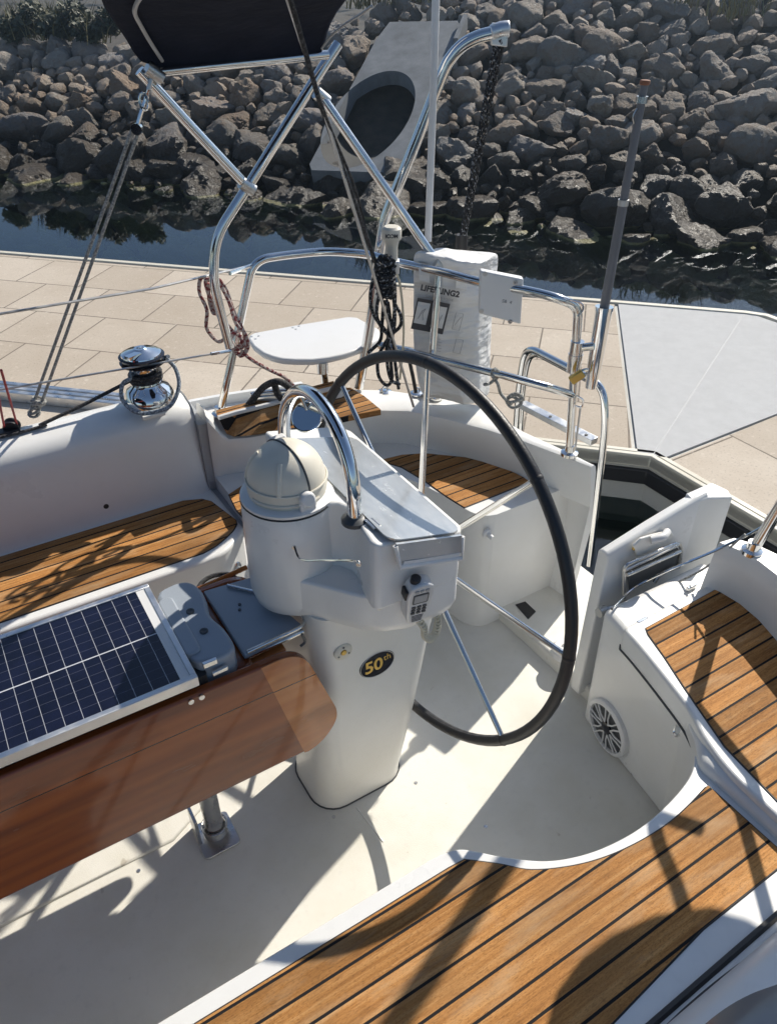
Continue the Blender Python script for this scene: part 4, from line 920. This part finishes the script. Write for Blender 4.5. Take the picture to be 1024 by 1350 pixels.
# GPS aerial
gp = thing('gps_aerial', 'cream mushroom shaped gps aerial on the stern rail beside the black rope coil', 'aerial', tuple(GZ(517,345,1.1)))
gb = GF(516,337,2.12)
q = MB(); q.lathe(gb, [(.017,-.02),(.017,.025),(.021,.040),(.0265,.046),(.0275,.060),(.0265,.073),(.020,.079),(0,.080)], 28); obj('body', q, M['cream'], gp)
q = MB(); q.obox(gb+Vector((0,0,-.03)), RT+(0,), FW+(0,), (0,0,1), .022, .016, .018); obj('clamp', q, M['alu'], gp, 30, .003)
fm = frame(gb+Vector((-FW[0]*.0268,-FW[1]*.0268,.059)), RT+(0,), (0,0,1)); text('lettering', 'ICOM', M['ink'], gp, .0135, fm, bold=.0006)
tag(obj('aerial_cable', MB().tube(smooth_path([gb+Vector((.01,0,-.04)), GF(528,380,2.13), GF(532,440,2.14), GF(527,500,2.16)], 6), .0035, 6), M['cream_light']), 'thin cream cable hanging under the gps aerial', 'cable')

# lifebuoy bag
FB = 2.205
bg = thing('lifebuoy_bag', 'worn white lifebuoy sling bag with printed panel strapped to the stern rail', 'bag', tuple(GF(590,525,FB)))
def bagring(front, back, n=7):
    L, Rr = front; l2, r2 = back
    a, b, c, d = GF(*L, FB), GF(*Rr, FB), GF(*r2, FB+.14), GF(*l2, FB+.14); o = []
    for i in range(n): t = i/n; p = a.lerp(b, t); o.append(p-Vector((FW[0],FW[1],0))*.012*math.sin(PI*t))
    for i in range(4): o.append(b.lerp(c, i/4))
    for i in range(n): o.append(c.lerp(d, i/n))
    for i in range(4): o.append(d.lerp(a, i/4))
    return o
rg = [bagring(((557,526),(632,536)),((575,514),(642,520))), bagring(((548,515),(632,527)),((570,506),(645,512))), bagring(((543,470),(630,486)),((568,462),(649,470))), bagring(((541,420),(629,438)),((567,414),(652,424))), bagring(((541,375),(627,392)),((566,370),(655,380))), bagring(((542,345),(626,362)),((568,340),(657,352))), bagring(((546,333),(628,350)),((570,327),(660,336))), bagring(((556,331),(628,345)),((575,324),(657,333)))]
rr0 = random.Random(3)
for r__ in rg:
    for p in r__: p += Vector((rr0.gauss(0,.007), rr0.gauss(0,.007), rr0.gauss(0,.003)))
q = MB(); q.loft(rg); obj('body', q, M['bag'], bg, 60, 0, 2, 2)
q = MB(); q.loft([[GF(a,b,FB-.026) for a, b in ((552,352),(566,355),(566,373),(552,370))],[GF(a,b,FB-.030) for a, b in ((552,352),(566,355),(566,373),(552,370))]]); q.loft([[GF(a,b,FB-.020) for a, b in ((600,361),(616,364),(616,384),(600,380))],[GF(a,b,FB-.026) for a, b in ((600,361),(616,364),(616,384),(600,380))]]); obj('strap', q, M['bag'], bg, 30, .003)
bu = (GF(615,392,FB)-GF(552,380,FB)).normalized(); bv = Vector((0.02,0,1))
def bagm(px, py, d=.0265): return frame(GF(px, py, FB-d), tuple(bu), tuple(bv))
text('lettering', 'LIFESLING2', M['ink'], bg, .0235, bagm(580,384,.034), bold=.0010); text('lettering', 'OVERBOARD RESCUE', M['ink_grey'], bg, .0085, bagm(579,393,.030))
def bagquad(px, py, w_, h_, m_, d, name='printed_panel'):
    f_ = bagm(px, py, d); q = MB(); q.loft([[f_ @ Vector((x,y,z)) for x, y in ((-w_,-h_),(w_,-h_),(w_,h_),(-w_,h_))] for z in (0,.0008)]); return obj(name, q, m_, bg, 0)
bagquad(567,417,.049,.048,M['ink'],.0310); bagquad(556,413,.0185,.033,M['bag'],.0325); bagquad(578,418,.0185,.033,M['bag'],.0325)
f_ = bagm(556,413,.034); q = MB(); q.tube([f_ @ Vector((x,y,0)) for x, y in ((-.008,-.018),(.0,.008),(.008,.016),(.002,.0),(.007,-.02))], .0012, 5); f_ = bagm(578,418,.034); q.tube([f_ @ Vector((x,y,0)) for x, y in ((-.008,.016),(-.001,.004),(.004,-.018),(.009,.008))], .0012, 5)
f_ = bagm(603,424,.031); q.tube([f_ @ Vector((x,y,0)) for x, y in ((-.011,-.026),(.011,-.026),(.011,.026),(-.011,.026))], .0009, 5, True, True); q.tube([f_ @ Vector((x,y,0)) for x, y in ((-.006,-.012),(.002,.006),(.007,.016))], .0009, 5)
f_ = bagm(604,455,.030); q.tube([f_ @ Vector((x,y,0)) for x, y in ((-.011,-.026),(.011,-.026),(.011,.018),(-.011,.018))], .0009, 5, True, True)
for i in range(5): f_ = bagm(578,447+i*4,.031); q.tube([f_ @ Vector((x,0,0)) for x in (-.028,.006+.003*(i%2))], .0007, 4)
obj('printed_lines', q, M['ink_grey'], bg, 0)
# white junction plate on the rail
jb = thing('junction_box', 'square white plate with four corner screws clamped on the stern rail beside the bag', 'plate', tuple(GF(660,395,2.02)))
q = MB(); f0 = 2.005; cs_ = [(633,357),(690,368),(686,428),(631,414)]; q.loft([[GF(a,b,f0) for a, b in cs_], [GF(a,b,f0)+Vector((FW[0]*.028,FW[1]*.028,0)) for a, b in cs_]]); obj('plate', q, M['plastic_white'], jb, 30, .005, 3)
q = MB()
for px, py in ((639,361),(679,372),(672,424),(634,410)): q.lathe(GF(px, py, f0), [(.0065,-.001),(.0065,.0015),(.003,.002),(0,.0012)], 14, (-FW[0],-FW[1],0))
obj('screw', q, M['steel_dull'], jb)
fm = frame(GF(668,398,f0-.0006), tuple((GF(690,368,f0)-GF(633,357,f0))), (0,0,1)); text('marking', 'S&  4', M['ink_grey'], jb, .013, fm)
q = MB(); q.obox(GF(656,374,f0+.035), RT+(0,), FW+(0,), (0,0,1), .02, .02, .02); obj('clamp', q, M['alu'], jb, 30, .003)

# rod holder with aerial pole, padlock
rh = thing('rod_holder', 'chrome tube rod holder clamped to the stern rail, carrying a grey pole', 'rod holder', tuple(GF(777,508,fB)))
fR = fB-.02
q = MB(); a, b = GF(778,511,fR), GF(796,406,fR+.02); q.tube([a, a.lerp(b,.3), b], [.0155,.0205,.0225], 22); obj('tube', q, M['chrome'], rh, 60)
q = MB(); q.tube([b.lerp(a,.02)-Vector((0,0,.001)), b+(b-a).normalized()*.004], .0245, 20); obj('collar', q, M['chrome'], rh)
q = MB(); q.tube([GF(760,459,fB), GF(783,456,fR)], .011, 12); obj('clamp_arm', q, ST, rh)
ap = thing('aerial_pole', 'slender grey telescopic aerial pole with a rusty cap standing in the chrome rod holder', 'pole', tuple(b))
t_ = GF(849,112,fR+.02); q = MB(); q.tube([b, b.lerp(t_,.50)], [.0128,.0118], 14); q.tube([b.lerp(t_,.50), b.lerp(t_,.93)], [.0105,.0095], 14); q.tube([b.lerp(t_,.93), t_], [.0085,.0078], 12); obj('pole', q, M['pole'], ap)
q = MB()
for k_ in (.50,.93): p = b.lerp(t_,k_); q.tube([p, p+(t_-b).normalized()*.014], .0135, 14)
obj('ferrule', q, M['steel_dull'], ap)
q = MB(); q.tube([t_, t_+(t_-b).normalized()*.010], .0115, 12); obj('cap', q, M['rust'], ap, 40, .002)
q = MB(); q.tube(smooth_path([b.lerp(t_,.85)+Vector((-.012,0,0)), b.lerp(t_,.88)+Vector((-.019,0,.0)), b.lerp(t_,.91)+Vector((-.010,0,0))], 4), .0018, 5); obj('loop', q, M['wire'], ap)
pk = thing('padlock', 'small brass padlock hanging at the base of the chrome rod holder', 'padlock', tuple(GF(763,500,fR-.03)))
pc_ = GF(760,497,fR-.035); ax_ = Vector((RT[0]*.75,RT[1]*.75,.62)).normalized(); q = MB(); q.obox(pc_, ax_, FW+(0,), ax_.cross(Vector(FW+(0,))), .020, .0075, .012); obj('body', q, M['brass'], pk, 30, .003)
q = MB(); az_ = ax_.cross(Vector(FW+(0,))); q.tube([pc_+ax_*(.018+.016*math.sin(R(a)))+az_*.008*math.cos(R(a)) for a in range(0,181,20)], .003, 8); obj('shackle', q, ST, pk)

# boarding ladder stowed at the transom
ld_ = thing('boarding_ladder', 'bent steel tube boarding ladder with a flat metal tread standing at the transom', 'ladder', tuple(GX(775,745,1.78)))
q = MB(); q.tube(fillet_path(xs(1.78, (680,566),(684,505),(692,455),(795,508),(798,560),(776,745)), .085, 8), .0125, 14); q.tube(fillet_path(xs(1.82, (686,566),(690,505),(699,462),(788,508)), .07, 8), .010, 12); obj('tube_frame', q, ST, ld_)
a, b = GX(688,533,1.77), GX(783,582,1.77); q = MB(); q.obox((a+b)/2, b-a, (1,0,.15), (0,0,1), (b-a).length/2, .016, .011); trd = obj('tread', q, M['alu'], ld_, 30, .002)
q = MB()
for t in (.42,.90): q.lathe(a.lerp(b,t)+Vector((-.003,0,.011)), [(.006,-.001),(.006,.0012),(0,.0012)], 12)
obj('tread_hole', q, M['black'], trd)
# folded steps on the gate panel
gl_ = thing('folding_step', 'dark steel folding boarding step stowed against the open transom gate', 'step', tuple(GY(850,760,.99)))
q = MB(); q.tube(fillet_path(ys(.985, (822,788),(822,750),(826,744),(893,715),(898,722),(894,748)), .02, 4), .0055, 10); q.tube(ys(.975, (826,758),(896,727)), .0055, 10); q.tube(ys(.98, (824,752),(894,718)), .0045, 8); obj('frame', q, M['steel_dull'], gl_)
q = MB(); pp = ys(.992, (826,752),(892,722),(894,744),(828,778)); q.loft([pp, [p-Vector((0,.005,0)) for p in pp]]); obj('tread', q, M['dark_grey'], gl_, 30)
q = MB(); q.tube(smooth_path(ys(.975, (893,748),(880,752),(868,760),(862,768)), 5), .006, 8); obj('grab_strap', q, M['steel_dull'], gl_); q = MB(); q.tube(smooth_path([GY(788,808,.99), GY(800,803,.975), GY(815,799,.975), GY(826,794,.98)], 4), .008, 8); q.lathe(GY(793,806,.98), [(.013,-.012),(.013,.012)], 14, (1,0,0)); obj('pivot', q, M['steel_dull'], gl_)

# ================================================================== BIMINI
bm = thing('bimini', 'folded dark navy canvas bimini on bright steel bows above the starboard side', 'bimini', tuple(GY(303,455,2.03)))
prof = [(2.005,1.605,.56,1.04),(1.995,1.645,.55,1.035),(1.93,1.69,.51,1.02),(1.80,1.735,.45,.985),(1.60,1.785,.39,.94),(1.45,1.86,.37,.91),(1.171,1.97,.36,.90),(.85,2.02,.36,.90),(.55,2.0,.38,.92)]
full = prof
rings = []
for y, z, a, b in full:
    up = [(a+(b-a)*i/8, y, z+.02*math.sin(PI*i/8)*0-.012*math.sin(PI*i/8)) for i in range(9)]; rings.append(up+[(x, yy, zz+.008) for x, yy, zz in reversed(up)])
q = MB(); q.loft(rings); cvs = obj('canvas', q, M['canvas'], bm, 60, 0, 2, 1)
def on_canvas(px, py):
    best = None
    for i in range(400):
        y = 2.0-i*.0018; p = GY(px, py, y)
        for (ya, za, _, _), (yb, zb, _, _) in zip(full, full[1:]):
            if yb <= y <= ya:
                z = zb+(za-zb)*(y-yb)/(ya-yb)-.016; e = abs(p.z-z)
                if best is None or e < best[0]: best = (e, Vector((p.x, y, p.z)))
    return best[1]
q = MB(); q.tube(smooth_path([on_canvas(*c) for c in ((214,80),(205,66),(195,50),(186,34),(178,18),(180,6),(186,-4))], 4), .0045, 6); q.tube(smooth_path([on_canvas(*c) for c in ((424,64),(436,48),(452,34),(474,20),(490,8))], 4), .003, 6); obj('piping', q, M['grey'], cvs)
q = MB(); q.tube(ys(2.0, (205,95),(320,83),(432,72)), .0105, 12); q.tube(ys(2.02, (184,93),(255,170),(326,246)), .0125, 12)
q.tube(smooth_path(ys(2.03, (446,58),(420,98),(330,241)), 3)[:-1]+fillet_path(ys(2.03, (330,241),(284,312),(281,372),(303,458)), .10, 8), .0135, 14)
q.tube([GY(423,126,2.03), GZ(577,347,1.10)], .0125, 12); obj('bow', q, ST, bm)
q = MB()
for p in (GY(326,246,2.02), GY(204,96,2.0), GY(424,128,2.03), GZ(577,350,1.10)): q.tube([p+Vector((-.016,0,.012)), p+Vector((.016,0,-.012))], .0165, 12)
q.tube(ys(2.0,(196,118),(200,104),(206,98)), .005, 6); obj('joint', q, M['steel_dull'], bm)
q = MB()
q.tube([(.40,.55,2.0),(.90,.55,2.0)], .0105, 10); obj('bow', q, ST, bm)

# unseen sprayhood added behind the camera to shade the forward end of the cockpit
dg = thing('shade_sprayhood', 'unseen dark canvas sprayhood added over the companionway to shade the cockpit', 'shade_sprayhood', (-1.6,1.171,.7))
rings = []
for i in range(13):
    an = PI*i/12; yy = 1.171+1.15*math.cos(an); zz = .72+1.20*math.sin(an)**.55; rings.append([(-.95,yy,zz),(-1.6,yy,zz+.02),(-2.3,yy,.72+(zz-.72)*.55),(-2.3,yy,.72+(zz-.72)*.55+.012),(-1.6,yy,zz+.032),(-.95,yy,zz+.012)])
q = MB(); q.loft(rings); obj('canvas', q, M['canvas'], dg, 60)
q = MB(); q.tube([(-.96,p[0][1],p[0][2]-.014) for p in rings], .0125, 10); obj('bow', q, ST, dg)
# tie-down tackle to the coaming
td = thing('tie_down', 'grey double line tie down with a snap hook running from the bimini to the coaming', 'rope', tuple(GZ(42,555,.70)))
p1 = GY(181,168,2.02); p2 = GZ(44,548,.735); off = Vector((RT[0],RT[1],0))*.0095
q = MB(); q.tube([p1-off, p2-off*1.2], .0045, 8); q.tube([p1+off*.8, p2+off*1.2], .0045, 8); obj('line', q, M['rope_grey'], td)
q = MB()
for i in range(6): c = p2.lerp(p1, .012+i*.011); q.tube([c+off*1.7*math.cos(a)+Vector((FW[0],FW[1],0))*.012*math.sin(a)+Vector((0,0,.008*math.sin(a+i))) for a in [k*.6 for k in range(11)]], .0042, 6, True, True)
obj('lashing', q, M['rope_grey'], td)
q = MB(); q.tube(smooth_path([GY(181,168,2.02), GY(186,150,2.02), GY(193,130,2.02), GY(197,118,2.01)], 4), .005, 8); c = GY(190,134,2.015); q.tube([c+Vector((.010*math.cos(R(a)),0,.018*math.sin(R(a)))) for a in range(0,360,30)], .0032, 6, True, True); q.lathe(GY(181,170,2.02), [(.013,-.008),(.013,.008)], 14, (FW[0],FW[1],0)); obj('snap_hook', q, ST, td)
# backstay and running lines from overhead to the stern
tag(obj('backstay', MB().tube([GF(366,-40,1.72), GF(425,140,1.85), GF(545,536,2.16)], .0042, 8), M['wire']), 'thin grey backstay wire slanting down behind the wheel to the stern', 'wire')
tag(obj('control_line', MB().tube([GF(372,-40,1.70), GF(420,130,1.84), GF(497,352,2.08)], .0058, 8), M['rope_dark']), 'dark control line slanting from the bimini to the black rope coil', 'rope')
tag(obj('control_line', MB().tube(smooth_path([GF(418,124,1.80), GF(440,180,1.88), GF(470,255,1.98), GF(492,345,2.08)], 5), .0036, 8), M['rope_dark']), 'thinner dark line hanging just behind the backstay and the steel bow', 'rope')
# lifelines
pA = A0.lerp(A1, .97); pB = A0.lerp(A1, .44)
lfA = tag(obj('lifeline', MB().tube([pA, GZ(199,381,1.13), GZ(-60,424,1.16)], .0032, 7), M['wire']), 'upper lifeline wire running forward from the starboard stern rail', 'lifeline', None)
lfB = tag(obj('lifeline', MB().tube([pB, GZ(166,486,.86), GZ(-60,524,.88)], .0032, 7), M['wire']), 'lower lifeline wire running forward from the starboard stern rail', 'lifeline', None)
for p, d, l_ in ((pA, GZ(300,362,1.11), lfA), (pB, GZ(275,467,.85), lfB)): obj('terminal', MB().tube([p, p.lerp(d,.9)], .0055, 8), ST, l_)

# ================================================================== WINCH AND LINES ON THE COAMING
W = GZ(199,529,.714); wn = thing('winch', 'chrome self tailing winch with dark rope turns on the starboard coaming', 'winch', tuple(W))
q = MB(); q.lathe(W, [(.074,0),(.0755,.006),(.0755,.026),(.070,.036),(.062,.050),(.048,.060),(.046,.066)], 44); obj('base', q, M['chrome'], wn, 40)
q = MB(); q.lathe(W+Vector((0,0,.064)), [(.043,0),(.040,.012),(.0385,.035),(.041,.058),(.047,.066)], 40); obj('drum', q, M['chrome'], wn, 50)
q = MB(); q.lathe(W+Vector((0,0,.128)), [(.050,0),(.066,.003),(.067,.007),(.050,.011),(.048,.016),(.066,.020),(.067,.025),(.058,.029)], 40); obj('jaw', q, M['black_gloss'], wn, 40)
q = MB(); q.lathe(W+Vector((0,0,.154)), [(.060,0),(.058,.006),(.042,.014),(.020,.020),(.018,.022),(.010,.022),(.009,.016),(0,.016)], 36); q.obox(W+Vector((-.03,-.03,.168)), (1,.4,0), (-.4,1,.0), (0,0,1), .022, .012, .005); obj('top_cap', q, M['chrome'], wn, 40)
ws = thing('winch_sheet', 'dark rope wrapped round the chrome winch and led forward along the coaming', 'rope', tuple(W))
hel = [W+Vector(((.0455)*math.cos(t), (.0455)*math.sin(t), .072+.0088*t/6.28)) for t in [R(150)+k*.25 for k in range(72)]]
start = GZ(52,561,.73); tang = W+Vector((-.046,.015,.074))
q = MB(); q.tube([start, start.lerp(tang,.5)+Vector((0,0,-.003)), tang]+hel[2:], .0056, 8); obj('line', q, M['rope_dark'], ws)
q = MB(); q.tube(smooth_path([GZ(222,470,.86), W+Vector((.066,-.02,.135)), W+Vector((.085,-.03,.10)), W+Vector((.078,-.06,.055)), W+Vector((.035,-.088,.014)), W+Vector((-.02,-.088,.008)), W+Vector((-.065,-.066,.012)), W+Vector((-.088,-.035,.045)), W+Vector((-.075,-.02,.085)), W+Vector((-.05,-.02,.098)), W+Vector((-.035,.02,.100))], 7), .0062, 9); obj('tail', q, M['rope_blue'], ws)
bk = thing('turning_block', 'small black turning block at the left edge with thin red lines leading up', 'block', tuple(GZ(18,566,.715)))
q = MB(); q.lathe(GZ(16,562,.725), [(.022,-.014),(.024,-.008),(.014,0),(.024,.008),(.022,.014)], 20, (.4,1,.2)); q.obox(GZ(12,569,.715), (1,0,0), (0,1,0), (0,0,1), .03, .018, .008); obj('sheave', q, M['black'], bk, 40, .003)
q = MB(); q.tube([GZ(23,560,.725), GF(2,488,1.55)], .003, 6); q.tube([GZ(6,563,.73), GF(-6,500,1.53)], .003, 6); obj('line', q, M['red_line'], bk)
tag(obj('genoa_sheet', MB().tube(smooth_path([GZ(62,560,.722), GZ(20,572,.722), GZ(-60,590,.722)], 4), .005, 8), M['rope_dark']), 'dark rope lying along the top of the starboard coaming', 'rope')

# cleat with the black mooring loop
cl = thing('mooring_cleat', 'steel mooring cleat on the starboard quarter behind the teak with a black rope over it', 'cleat', tuple(GZ(360,520,.68)))
ca, cb = GZ(330,520,.70), GZ(383,515,.70)
q = MB(); q.tube([ca, ca.lerp(cb,.2), ca.lerp(cb,.8), cb], [.006,.010,.010,.006], 12); q.obox(ca.lerp(cb,.5)-Vector((0,0,.025)), cb-ca, (0,0,1), (cb-ca).cross(Vector((0,0,1))), .05, .02, .012); obj('body', q, ST, cl, 40, .003)
mr_ = thing('mooring_line', 'thick black mooring rope looped over the steel cleat', 'rope', tuple(ca))
q = MB(); q.tube(smooth_path([GZ(326,536,.66), GZ(334,526,.69), GZ(348,510,.73), GZ(366,503,.76), GZ(380,510,.73), GZ(386,524,.68)], 7), .011, 10); q.tube(smooth_path([GZ(362,507,.74), GZ(366,519,.71), GZ(371,526,.69)], 5), .011, 10); q.tube(smooth_path([GZ(326,536,.66), GZ(318,540,.60), GZ(300,548,.50)], 5), .011, 10); obj('line', q, M['rope_dark'], mr_)

# ------------------------------------------------------------------ hanging coils
def coil(name, label, m_, loops, r_, cat='rope'):
    t = thing(name, label, cat, tuple(loops[0][0])); q = MB()
    for L in loops: q.tube(smooth_path(L, 6), r_, 8)
    obj('line', q, m_, t); return t
f1 = A0.x*FW[0]+A0.y*FW[1]; lo_ = []
rc = random.Random(11)
def L2(f, *pp): return [GF(a+rc.uniform(-1.5,1.5), b+rc.uniform(-1.5,1.5), f+rc.uniform(-.012,.012)) for a, b in pp]
fr1 = f1-.03
coil('rope_coil', 'red fleck rope coil hanging on the bow foot at the starboard rail post', M['rope_red'], [
 L2(fr1, (281,372),(266,366),(264,385),(272,410),(274,432),(290,449),(301,440)),
 L2(fr1, (283,368),(272,372),(280,400),(293,425),(303,440)),
 L2(fr1+.01, (279,365),(289,370),(300,386),(308,408),(318,432),(326,452),(320,466),(308,462),(304,440)),
 L2(fr1-.01, (285,372),(295,382),(304,400),(312,425),(322,440),(328,458),(316,470),(306,450)),
 L2(fr1-.02, (300,430),(308,440),(304,452),(312,461),(322,455),(316,444),(306,438)),
 L2(fr1, (274,372),(277,395),(283,412),(290,405),(285,392),(280,380)),
 L2(fr1-.03, (314,440),(318,452),(310,458),(304,448),(311,438)),
 [GF(318,462,fr1), GF(330,473,fr1), GF(352,486,fr1+.01), GZ(376,498,.75), GZ(390,512,.70), GZ(398,520,.66), GZ(420,521,.645)]], .0056)
f2 = 2.08; lb = []
for k in range(11):
    dx = rc.uniform(-6,6); lb.append(L2(f2-.02, (508+dx,338),(500+dx*.7,352),(503+dx,375),(508+dx,392),(513+dx*.8,372),(512+dx,350),(508+dx,338)))
for k in range(7):
    y = 345+k*7; lb.append(L2(f2-.04, (497,y),(505,y+5),(516,y+3),(520,y-2)))
lb += [L2(f2, (500,350),(490,370),(487,392),(491,412),(502,432),(510,440)), L2(f2, (516,380),(519,400),(520,430),(514,452)), L2(f2, (503,380),(498,400),(498,420),(508,436)),
       L2(f2, (509,395),(511,430),(509,470),(516,500),(528,508)), L2(f2, (520,400),(528,415),(526,432),(512,446),(500,470),(499,495),(508,508),(516,500),(514,470),(511,440)), L2(f2, (512,400),(516,440),(520,480),(524,514)),
       L2(f2, (506,396),(504,430),(500,450),(484,465)), L2(f2, (518,360),(522,390),(518,430),(511,460))]
coil('rope_coil', 'black fleck rope coil hanging on the stern rail below the gps aerial', M['rope_black'], lb, .0052)
coil('lashing', 'grey rope lashing knotted on the lower stern rail above the ladder tread', M['rope_grey'], [
 L2(1.99, (651,486),(656,490),(655,498),(649,497),(648,489),(652,486)), L2(1.99, (652,498),(655,508),(660,518),(668,527),(675,532)), L2(1.99, (654,498),(646,506),(637,508)),
 L2(1.99, (668,524),(677,520),(686,524),(684,534),(674,536),(668,530),(676,524),(685,528)), L2(1.98, (670,532),(680,530),(688,524),(681,519),(671,524))], .0048)
coil('strap', 'black webbing strap hanging from the white bag to a deck ring', M['black'], [[GF(540,478,2.16), GF(544,496,2.16), GF(548,517,2.17)]], .006, 'strap')
for px, py in ((549,519),(574,524),(507,517)):
    p = GZ(px, py, .606); q = MB(); q.lathe(p, [(.024,-.002),(.024,.004),(.016,.008),(0,.008)], 20); q.tube([p+Vector((.012*math.cos(R(a)),0,.008+.014*math.sin(R(a)))) for a in range(0,181,30)], .003, 6)
    tag(obj('pad_eye', q, ST), 'small steel pad eye on the white stern deck under the bag', 'pad eye', 'pad eyes on the stern deck')

# ------------------------------------------------------------------ speaker and lights in the seat fronts
def facept(px, py):                                     # on the leaning front of the port aft seat box
    x = 1.2
    for _ in range(12): p = GX(px, py, x); t = p.z/.447; x = (1.207+.135*(p.y-.61))*(1-t)+(1.156+.27*(p.y-.61))*t
    return p
fc = facept(803,958); e1 = (facept(815,958)-facept(795,958)).normalized(); e2 = (facept(803,945)-facept(803,970)).normalized(); fn = e1.cross(e2).normalized()
if fn.x > 0: fn = -fn
spk = thing('speaker', 'round white cockpit speaker with radial grille bars in the seat front', 'speaker', tuple(fc))
def fp(a, r__, d): return fc+fn*d+(e1*math.cos(R(a))+fn.cross(e1)*math.sin(R(a)))*r__
RS_ = .083; fc += fn*.006
q = MB(); q.lathe(fc, [(RS_,-.012),(RS_,.004),(RS_-.006,.009),(RS_-.012,.009),(RS_-.014,-.003)], 48, tuple(fn), False); obj('bezel', q, M['plastic_white'], spk, 40)
q = MB(); q.lathe(fc, [(RS_-.0125,.0012),(.03,-.002),(0,-.002)], 40, tuple(fn)); obj('cone', q, M['dark_grey'], spk, 0)
q = MB()
for a in range(0, 360, 45):
    for s_ in (-1, 1): q.tube([fp(a+s_*24, .020, .006), fp(a+s_*8.5, .040, .0075), fp(a+s_*7.5, RS_-.012, .006)], .0024, 6)
obj('grille_bar', q, M['plastic_white'], spk)
q = MB(); q.lathe(fc, [(.0195,.002),(.0195,.007),(.012,.010),(0,.0105)], 28, tuple(fn)); obj('centre_cap', q, M['black_gloss'], spk)
q = MB()
for a in (30, 120, 210, 300): q.lathe(fp(a, RS_-.009, .008), [(.003,0),(.0028,.0015),(0,.002)], 10, tuple(fn))
obj('screw', q, M['steel_dull'], spk)
def courtesy(label, p, n_):
    t = thing('courtesy_light', label, 'light', tuple(p), None); n_ = Vector(n_).normalized(); up = Vector((0,0,1)); sx_ = up.cross(n_).normalized(); sy_ = n_.cross(sx_)
    def el_(a, b, d): return [p+sx_*a*math.cos(R(k))+sy_*b*math.sin(R(k))+n_*d for k in range(0,360,10)]
    q = MB(); q.loft([el_(.0125,.021,-.004), el_(.0125,.021,.002), el_(.010,.018,.0045), el_(.0085,.0135,.003), el_(.0085,.0135,.0)]); obj('bezel', q, M['chrome'], t)
    q = MB(); q.loft([el_(.0085,.0135,.0012), el_(.005,.008,.004), el_(.001,.0015,.005)]); obj('lens', q, M['lens'], t)
courtesy('small oval chrome courtesy light in the seat front to the right of the speaker', facept(894,962)-Vector((.0,0,0)), (-1,.30,.25))
courtesy('small oval chrome courtesy light in the starboard bench front left of the pedestal', GZ(314,748,.33), (.35,-1,.1))
# rolled clear curtain at the bottom right corner
cu_ = MB(); rows = []
for i in range(57):
    x = .58+i*.0125; row = []
    for j in range(45):
        t = j/44; yy = .198-.34*t+.006*math.sin(x*11+t*5); zz = .432+.13*math.sin(min(1,t*1.25)*PI*.60)+.006*math.sin(x*9+t*14); row.append((x, yy, zz))
    rows.append(row)
cu_.loft(rows, False, False); cv_ = obj('clear_curtain', cu_, M['vinyl'], None, 180); so_ = cv_.modifiers.new('Solid', 'SOLIDIFY'); so_.thickness = .006
tag(cv_, 'crinkled clear grey vinyl curtain folded beside the teak seat, lower right corner', 'curtain')

# ================================================================== LIGHT, SKY, CAMERA
SUN_AZ, SUN_EL = 20.5, 39.5
sd = Vector((math.cos(R(SUN_EL))*math.cos(R(SUN_AZ)), math.cos(R(SUN_EL))*math.sin(R(SUN_AZ)), math.sin(R(SUN_EL))))
sl = bpy.data.lights.new('sun', 'SUN'); sl.energy = 4.95; sl.angle = R(.53); sl.color = (1, .93, .82)
so2 = bpy.data.objects.new('sun', sl); COL.objects.link(so2); so2.rotation_euler = sd.to_track_quat('Z', 'Y').to_euler(); so2.location = (8, 3, 9)
wd = bpy.data.worlds.new('World'); scn.world = wd; wd.use_nodes = True
nt = wd.node_tree; bgn = nt.nodes['Background']; sky = nt.nodes.new('ShaderNodeTexSky'); sky.sky_type = 'NISHITA'; sky.sun_disc = False
sky.sun_elevation = R(SUN_EL); sky.sun_rotation = R(90-SUN_AZ); sky.air_density = 1.0; sky.dust_density = .6; sky.ozone_density = 2.6
nt.links.new(sky.outputs[0], bgn.inputs[0]); bgn.inputs[1].default_value = .082
cam = bpy.data.cameras.new('camera'); cam.sensor_fit = 'VERTICAL'; cam.sensor_height = 36; cam.sensor_width = 36*1024/1350; cam.lens = 36*FPX/1350; cam.clip_start = .05; cam.clip_end = 500
co2 = bpy.data.objects.new('camera', cam); COL.objects.link(co2); co2.location = (0, 0, EYE); co2.rotation_euler = (PI/2-PITCH, 0, AZ-PI/2); scn.camera = co2
vs = scn.view_settings; vs.view_transform = 'Standard'; vs.look = 'None'; vs.exposure = 0.30; vs.gamma = 1; vs.use_curve_mapping = False
scn.cycles.max_bounces = 8; scn.cycles.transparent_max_bounces = 12

# ------------------------------------------------------------------ thin haze volume standing in for sun glare in the lens
hz = MB(); hz.box((-72,-72,-2.7), (72,72,12))
hzo = obj('glare_haze', hz, None, None, 0); hm_ = bpy.data.materials.new('glare_haze'); hm_.use_nodes = True; ht = hm_.node_tree; ht.nodes.clear()
ho = ht.nodes.new('ShaderNodeOutputMaterial'); hv = ht.nodes.new('ShaderNodeVolumePrincipled'); hv.inputs['Color'].default_value = (.62,.80,1,1); hv.inputs['Density'].default_value = .0042; hv.inputs['Anisotropy'].default_value = .78
ht.links.new(hv.outputs[0], ho.inputs['Volume']); hzo.data.materials.clear(); hzo.data.materials.append(hm_); hzo['kind'] = 'stuff'; hzo['label'] = 'thin pale haze volume added in place of lens glare'; hzo['category'] = 'glare_haze'
